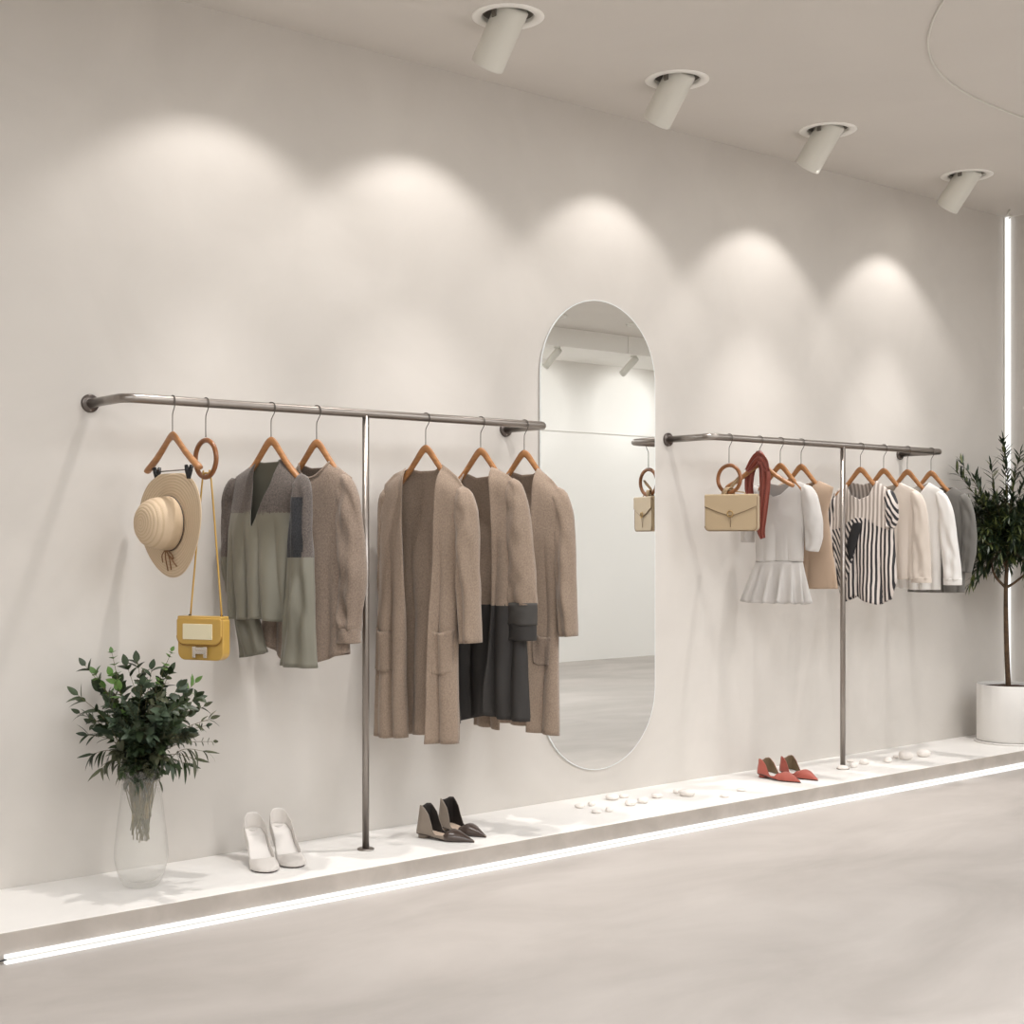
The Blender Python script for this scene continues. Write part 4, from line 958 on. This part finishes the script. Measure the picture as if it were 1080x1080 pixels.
# ------------------------------------------------------------------ plants
def leafmat(name, c, c2, rough=.45):
    m = mat(name, c, rough, c2=c2, vscale=9); b = m.node_tree.nodes['Principled BSDF']; inp(b, 'Subsurface Weight', .0); return m
M['leaf_dark'] = leafmat('dark_green_leaf', (62, 78, 44), (30, 44, 27)); M['leaf_teal'] = leafmat('blue_green_leaf', (72, 88, 64), (40, 55, 42), .6)
M['leaf_light'] = leafmat('light_green_leaf', (116, 150, 78), (82, 118, 58)); M['leaf_olive'] = leafmat('olive_green_leaf', (96, 100, 72), (62, 66, 50), .55)
M['stem'] = mat('green_brown_stem', (104, 98, 64), .6); M['stem_pale'] = mat('pale_cut_stem', (158, 140, 92), .6)
M['bark'] = mat('tree_bark', (98, 76, 54), .85, vscale=40, c2=(66, 50, 36), bump=.6, bscale=80); M['soil'] = mat('potting_soil', (84, 54, 38), .95, vscale=60, c2=(52, 34, 26), bump=.8, bscale=120, bdist=.006)
M['pot'] = mat('white_ceramic', (226, 223, 219), .5)
M['tree_dark'] = leafmat('olive_leaf_dark', (48, 64, 38), (26, 38, 24)); M['tree_mid'] = leafmat('olive_leaf_mid', (108, 114, 62), (62, 74, 40))
rnd = random.Random(5)
def leaf(bm, p, d, L, w_, up=Vector((0, 0, 1)), curl=.25, mi=0, rows=5, tip=1.0):
    d = d.normalized(); s = d.cross(up)
    if s.length < .05: s = d.cross(Vector((1, 0, 0)))
    s.normalize(); n_ = s.cross(d); prev = None
    a = p.copy(); dd = d.copy(); step = L / rows
    for i in range(rows + 1):
        t_ = i / rows; ww = w_ * (math.sin(PI * min(1, t_ ** .75 * .97 + .03)) ** (.8 * tip)) * .5 + .0003
        row = [bm.verts.new(a - s * ww + n_ * ww * .25), bm.verts.new(a), bm.verts.new(a + s * ww + n_ * ww * .25)]
        if prev:
            for k in (0, 1): f = bm.faces.new((prev[k], prev[k + 1], row[k + 1], row[k])); f.material_index = mi
        prev = row; dd = (dd + Vector((0, 0, -curl / rows)) + n_ * (-.1 * curl)).normalized(); a = a + dd * step
def rv(s=1.0): return Vector((rnd.uniform(-s, s), rnd.uniform(-s, s), rnd.uniform(-s, s)))

vb = on_z(149, 934, PLAT)
t = thing('glass_vase', 'tall clear glass vase at the left end of the platform', 'vase', (vb.x, vb.y, PLAT))
def glass():
    m = bpy.data.materials.new('clear_glass'); m.use_nodes = True; nt = m.node_tree; nt.nodes.remove(nt.nodes['Principled BSDF'])
    tr = nt.nodes.new('ShaderNodeBsdfTransparent'); tr.inputs[0].default_value = (.985, .987, .985, 1)
    gl = nt.nodes.new('ShaderNodeBsdfGlossy'); gl.inputs['Roughness'].default_value = .03
    df = nt.nodes.new('ShaderNodeBsdfDiffuse'); df.inputs[0].default_value = (.92, .89, .85, 1)
    lw = nt.nodes.new('ShaderNodeLayerWeight'); lw.inputs[0].default_value = .32
    m1 = nt.nodes.new('ShaderNodeMixShader'); m1.inputs[0].default_value = .09; nt.links.new(tr.outputs[0], m1.inputs[1]); nt.links.new(df.outputs[0], m1.inputs[2])
    m2 = nt.nodes.new('ShaderNodeMixShader'); pw = nt.nodes.new('ShaderNodeMath'); pw.operation = 'POWER'; pw.inputs[1].default_value = 3.0; ml = nt.nodes.new('ShaderNodeMath'); ml.operation = 'MULTIPLY'; ml.inputs[1].default_value = .45; lw.inputs[0].default_value = .5; nt.links.new(lw.outputs['Facing'], pw.inputs[0]); nt.links.new(pw.outputs[0], ml.inputs[0]); nt.links.new(ml.outputs[0], m2.inputs[0]); nt.links.new(m1.outputs[0], m2.inputs[1]); nt.links.new(gl.outputs[0], m2.inputs[2])
    nt.links.new(m2.outputs[0], nt.nodes['Material Output'].inputs[0]); return m
M['glass'] = glass()
pr = [(0, .001), (.050, .001), (.062, .008), (.080, .045), (.091, .090), (.092, .125), (.086, .19), (.077, .26), (.068, .33), (.065, .37), (.072, .41)]
inner = [(r - .004, z) for r, z in pr[::-1] if z > .03] + [(.05, .022), (0, .018)]
bm = bmesh.new(); sp = smoothpath([(r, z, 0) for r, z in pr[1:]], 4); si = smoothpath([(r, z, 0) for r, z in inner[:-1]], 4)
lathe(bm, [(0, .001)] + [(v.x, v.y) for v in sp] + [(v.x, v.y) for v in si] + [(0, .018)], 56); link('vase_wall', bm, 'glass', t)

bq = thing('greenery_bouquet', 'loose bouquet of dark green leaf branches standing in the glass vase', 'bouquet', (vb.x, vb.y, PLAT))
def vpx(px, py, y=0.0):      # pixel to the bouquet's local point, y = offset towards the wall
    p = hit(px, py, (vb.x, vb.y + y, 0), FW); return p - Vector((vb.x, vb.y, PLAT))
def sprig(tip, kind, n, droop=0.0, rad=.0022, L=.05, wd=.02):
    foot = Vector((rnd.uniform(-.03, .03), rnd.uniform(-.03, .03), rnd.uniform(.15, .26))); foot2 = Vector((rnd.uniform(-.045, .045), rnd.uniform(-.045, .045), .37))
    mid = foot2.lerp(tip, .5) + Vector((0, 0, .05 + droop)); path = smoothpath([foot, foot2, mid, tip], 10); bm = bmesh.new()
    tube(bm, path, [lerp(rad, rad * .35, i / (len(path) - 1)) for i in range(len(path))], 5)
    for f in bm.faces: f.material_index = 1
    m = len(path); st = 11
    for i in range(n):
        q = lerp(.30, 1.0, (i + rnd.uniform(.2, .8)) / n) * (m - 1); j = min(int(q), m - 2); p = path[j].lerp(path[j + 1], q - j); ax = (path[j + 1] - path[j]).normalized()
        if kind == 'round':
            for s in (0, 1):
                a = rnd.uniform(0, PI) + s * PI; sd = ax.cross(Vector((math.cos(a), math.sin(a), .3))).normalized(); leaf(bm, p, sd + ax * .5, L * lerp(1.1, .7, i / n), wd, ax, .1)
        elif kind == 'fern':
            for s in range(4):
                sd = ax.cross(rv()).normalized(); leaf(bm, p, sd * .8 + ax, L * rnd.uniform(.6, 1), wd, ax, .2, rows=3)
        else:
            for s in range(2):
                sd = ax.cross(rv()).normalized(); leaf(bm, p, sd * .75 + ax * .8 + Vector((0, 0, -.5 if kind == 'droop' else 0)), L * rnd.uniform(.7, 1.15), wd * rnd.uniform(.7, 1.1), ax if abs(ax.z) > .4 else Vector((0, 0, 1)), 1.3 if kind == 'droop' else .35)
    leaf(bm, path[-1], path[-1] - path[-2], L * .8, wd * .8, Vector((0, 1, 0)), .1)
    return bm
SPR = [  # tip pixel, offset towards wall, kind, material, count, leaf length, width
    (118, 688, .02, 'round', 'leaf_light', 11, .026, .020), (181, 687, -.02, 'round', 'leaf_light', 12, .026, .020), (90, 702, .0, 'leaf', 'leaf_dark', 6, .045, .026), (100, 710, .06, 'leaf', 'leaf_light', 8, .038, .028),
    (134, 702, -.05, 'leaf', 'leaf_dark', 7, .055, .032), (180, 708, .05, 'leaf', 'leaf_dark', 8, .045, .026), (206, 720, 0, 'leaf', 'leaf_light', 6, .045, .022), (190, 724, -.06, 'leaf', 'leaf_teal', 9, .05, .032),
    (82, 733, -.04, 'leaf', 'leaf_dark', 7, .06, .026), (84, 752, .05, 'leaf', 'leaf_dark', 8, .045, .020), (215, 745, .04, 'leaf', 'leaf_olive', 8, .045, .018), (208, 735, -.08, 'leaf', 'leaf_dark', 9, .05, .030),
    (225, 782, -.03, 'round', 'leaf_olive', 12, .024, .014), (218, 765, .04, 'round', 'leaf_teal', 13, .026, .016), (92, 775, -.06, 'leaf', 'leaf_dark', 8, .05, .018), (98, 795, .0, 'droop', 'leaf_dark', 8, .07, .013),
    (108, 810, -.08, 'droop', 'leaf_olive', 8, .065, .014), (205, 800, -.07, 'droop', 'leaf_olive', 8, .075, .013), (196, 805, .0, 'droop', 'leaf_dark', 8, .07, .014), (214, 792, .05, 'droop', 'leaf_olive', 7, .075, .010),
    (182, 806, -.12, 'droop', 'leaf_dark', 7, .06, .018), (130, 815, -.12, 'leaf', 'leaf_dark', 9, .04, .016), (115, 745, -.10, 'fern', 'leaf_teal', 16, .035, .010), (132, 738, -.14, 'fern', 'leaf_teal', 18, .035, .010),
    (120, 765, -.16, 'fern', 'leaf_dark', 16, .035, .011), (160, 730, .06, 'fern', 'leaf_olive', 18, .032, .008), (150, 722, -.10, 'leaf', 'leaf_teal', 9, .05, .030), (170, 752, -.16, 'leaf', 'leaf_teal', 10, .055, .034),
    (148, 768, -.18, 'leaf', 'leaf_dark', 10, .055, .036), (185, 765, -.12, 'leaf', 'leaf_dark', 10, .05, .030), (160, 775, -.19, 'leaf', 'leaf_teal', 9, .05, .026), (104, 728, .10, 'leaf', 'leaf_dark', 9, .05, .028),
    (125, 718, .10, 'leaf', 'leaf_dark', 9, .05, .030), (198, 755, .10, 'leaf', 'leaf_dark', 9, .05, .028), (170, 735, .14, 'leaf', 'leaf_dark', 9, .05, .030), (140, 790, -.15, 'leaf', 'leaf_dark', 10, .045, .024),
    (170, 790, -.14, 'fern', 'leaf_dark', 14, .035, .010), (190, 780, -.10, 'fern', 'leaf_teal', 14, .035, .010), (110, 755, .02, 'fern', 'leaf_dark', 16, .04, .012), (148, 745, .0, 'leaf', 'leaf_dark', 12, .055, .034), (178, 745, .02, 'leaf', 'leaf_dark', 12, .05, .03), (128, 755, -.05, 'leaf', 'leaf_dark', 12, .05, .03)]
SPR += [(145, 698, .03, 'leaf', 'leaf_dark', 10, .052, .034), (160, 706, -.05, 'leaf', 'leaf_teal', 10, .05, .030), (172, 712, .08, 'leaf', 'leaf_dark', 10, .05, .028), (118, 712, -.08, 'leaf', 'leaf_light', 9, .045, .030),
        (150, 712, .10, 'fern', 'leaf_olive', 18, .036, .010), (196, 735, -.02, 'leaf', 'leaf_dark', 10, .05, .030), (96, 762, .08, 'leaf', 'leaf_dark', 9, .045, .022), (222, 758, -.05, 'leaf', 'leaf_olive', 9, .045, .018),
        (140, 812, -.10, 'fern', 'leaf_dark', 14, .036, .012), (158, 816, -.12, 'fern', 'leaf_olive', 14, .034, .010), (170, 812, -.08, 'leaf', 'leaf_dark', 8, .038, .014), (132, 806, -.04, 'droop', 'leaf_dark', 9, .05, .014)]
for k in range(36):     # the dense heart of the bunch
    a = rnd.uniform(0, 2 * PI); r = math.sqrt(rnd.random())
    SPR.append((152 + 50 * r * math.cos(a), 762 + 42 * r * math.sin(a), rnd.uniform(-.19, .14), rnd.choice(('leaf', 'leaf', 'fern', 'leaf')), rnd.choice(('leaf_dark', 'leaf_dark', 'leaf_teal', 'leaf_olive')), 12, .046, rnd.uniform(.018, .03)))
for px, py, yo, kind, mt, n, L, wd in SPR:
    p = hit(px, py, Vector((vb.x, vb.y, 0)) + FW * yo, FW) - Vector((vb.x, vb.y, PLAT))
    link('sprig', sprig(p, kind, int(n * 1.25), 0, .0020, L, wd), [mt, 'stem'], bq)
bm = bmesh.new()
for k in range(26):
    a = rnd.uniform(0, 2 * PI); r0 = rnd.uniform(.005, .035); r1 = rnd.uniform(.01, .048)
    tube(bm, [(math.cos(a) * r0 + .004, math.sin(a) * r0, rnd.uniform(.22, .27)), (math.cos(a + .4) * r1, math.sin(a + .4) * r1, .42)], .0023, 6)
link('cut_stems', bm, 'stem_pale', bq)

# olive tree in pot
tb = on_z(1062, 779, PLAT); tb = Vector((7.66, -.30, PLAT))
t = thing('potted_olive_tree', 'small olive tree with slim trunk in a white round pot at the right end', 'tree', tb)
bm = bmesh.new(); lathe(bm, [(0, .012), (.178, .012), (.182, .016), (.182, .340), (.179, .344), (.170, .344), (.168, .338), (.168, .03), (0, .03)], 64); link('pot', bm, 'pot', t)
bm = bmesh.new(); lathe(bm, [(0, .0), (.190, .0), (.196, .004), (.196, .012), (.188, .012), (.186, .008), (0, .008)], 64); link('saucer', bm, 'pot', t)
bm = bmesh.new(); lathe(bm, [(0, .335), (.05, .334), (.11, .330), (.1675, .322), (.1675, .30), (0, .30)], 48)
for v in bm.verts:
    if v.co.z > .31: v.co.z += .006 * noise.noise(v.co * 30)
link('soil', bm, 'soil', t)
def tp(px, py, d=0.0): return hit(px, py, tb + FW * d, FW) - tb
bm = bmesh.new()
trunk = [tp(1061, 722), tp(1062, 690), tp(1061, 650), tp(1061, 620), tp(1062, 590), tp(1061, 560), tp(1064, 530)]; trunk[0] = Vector((0, 0, .31)); 
tube(bm, smoothpath(trunk, 6), [lerp(.0165, .008, i / 36) for i in range(37)], 10)
limbs = [([tp(1061, 620), tp(1050, 608), tp(1046, 595), tp(1042, 560)], .009), ([tp(1061, 620), tp(1072, 613), tp(1086, 600, -.05), tp(1096, 580, -.05)], .009), ([tp(1061, 600), tp(1054, 585, -.05), tp(1036, 560, -.1)], .006),
         ([tp(1061, 600), tp(1068, 580, .06), tp(1078, 560, .1)], .006), ([tp(1062, 585), tp(1075, 560, -.08), tp(1090, 540, -.12)], .006), ([tp(1046, 592), tp(1030, 575, .04), tp(1015, 560, .06)], .005)]
for pts, r in limbs:
    c = smoothpath(pts, 6); tube(bm, c, [lerp(r, r * .45, i / (len(c) - 1)) for i in range(len(c))], 8)
link('trunk', bm, 'bark', t)
# twigs with narrow leaves
TW = []
hub = tp(1062, 572)
lead = [(1058, 464, 0), (1060, 476, .02), (1014, 488, 0), (1008, 497, .05), (1084, 486, .04), (1076, 478, -.05), (1092, 500, -.1), (1028, 505, .05), (1045, 490, -.06), (1070, 500, 0), (1022, 630 - 12, -.05), (1032, 612, .0), (1098, 612, -.06), (1110, 520, 0)]
for px, py, d in lead: TW.append(tp(px, py, d))
for k in range(170):
    a = rnd.uniform(0, 2 * PI); e = math.asin(rnd.uniform(-.62, .95)); r = rnd.uniform(.16, .36)
    TW.append(hub + Vector((math.cos(a) * math.cos(e) * r * 1.05, math.sin(a) * math.cos(e) * r * .85, math.sin(e) * r * .92)))
groups = [bmesh.new() for _ in range(5)]
for i, tipv in enumerate(TW):
    if tb.x + tipv.x > X1R - .08: tipv.x = X1R - .08 - tb.x - rnd.uniform(0, .05)
    if tb.y + tipv.y > -.07: tipv.y = -.07 - tb.y - rnd.uniform(0, .04)
    bm = groups[i % 5]; st = hub + (tipv - hub) * .12 + Vector((0, 0, -.04)); mid = st.lerp(tipv, .55) + Vector((0, 0, .03)) + rv(.015); path = smoothpath([st, mid, tipv], 8)
    nf = len(bm.faces); tube(bm, path, [lerp(.0028, .0009, j / (len(path) - 1)) for j in range(len(path))], 4); bm.faces.ensure_lookup_table()
    for f in bm.faces[nf:]: f.material_index = 2
    nl = 30 if i >= len(lead) else 26
    for j in range(nl):
        q = lerp(.28, 1, j / nl) * (len(path) - 1); k = min(int(q), len(path) - 2); p = path[k].lerp(path[k + 1], q - k); ax = (path[k + 1] - path[k]).normalized()
        sd = ax.cross(rv()).normalized(); d = sd * .7 + ax * .8
        L = rnd.uniform(.055, .095); e = p + d.normalized() * L + tb
        if e.x > X1R - .01: d.x = -abs(d.x)
        if e.y > -.01: d.y = -abs(d.y)
        leaf(bm, p, d, L, rnd.uniform(.011, .016), Vector((0, 0, 1)), rnd.uniform(.0, .5), mi=0 if rnd.random() < .68 else 1, rows=3)
    leaf(bm, path[-1], path[-1] - path[-2], .06, .011, rows=3)
for bm in groups: link('foliage', bm, ['tree_dark', 'tree_mid', 'bark'], t)
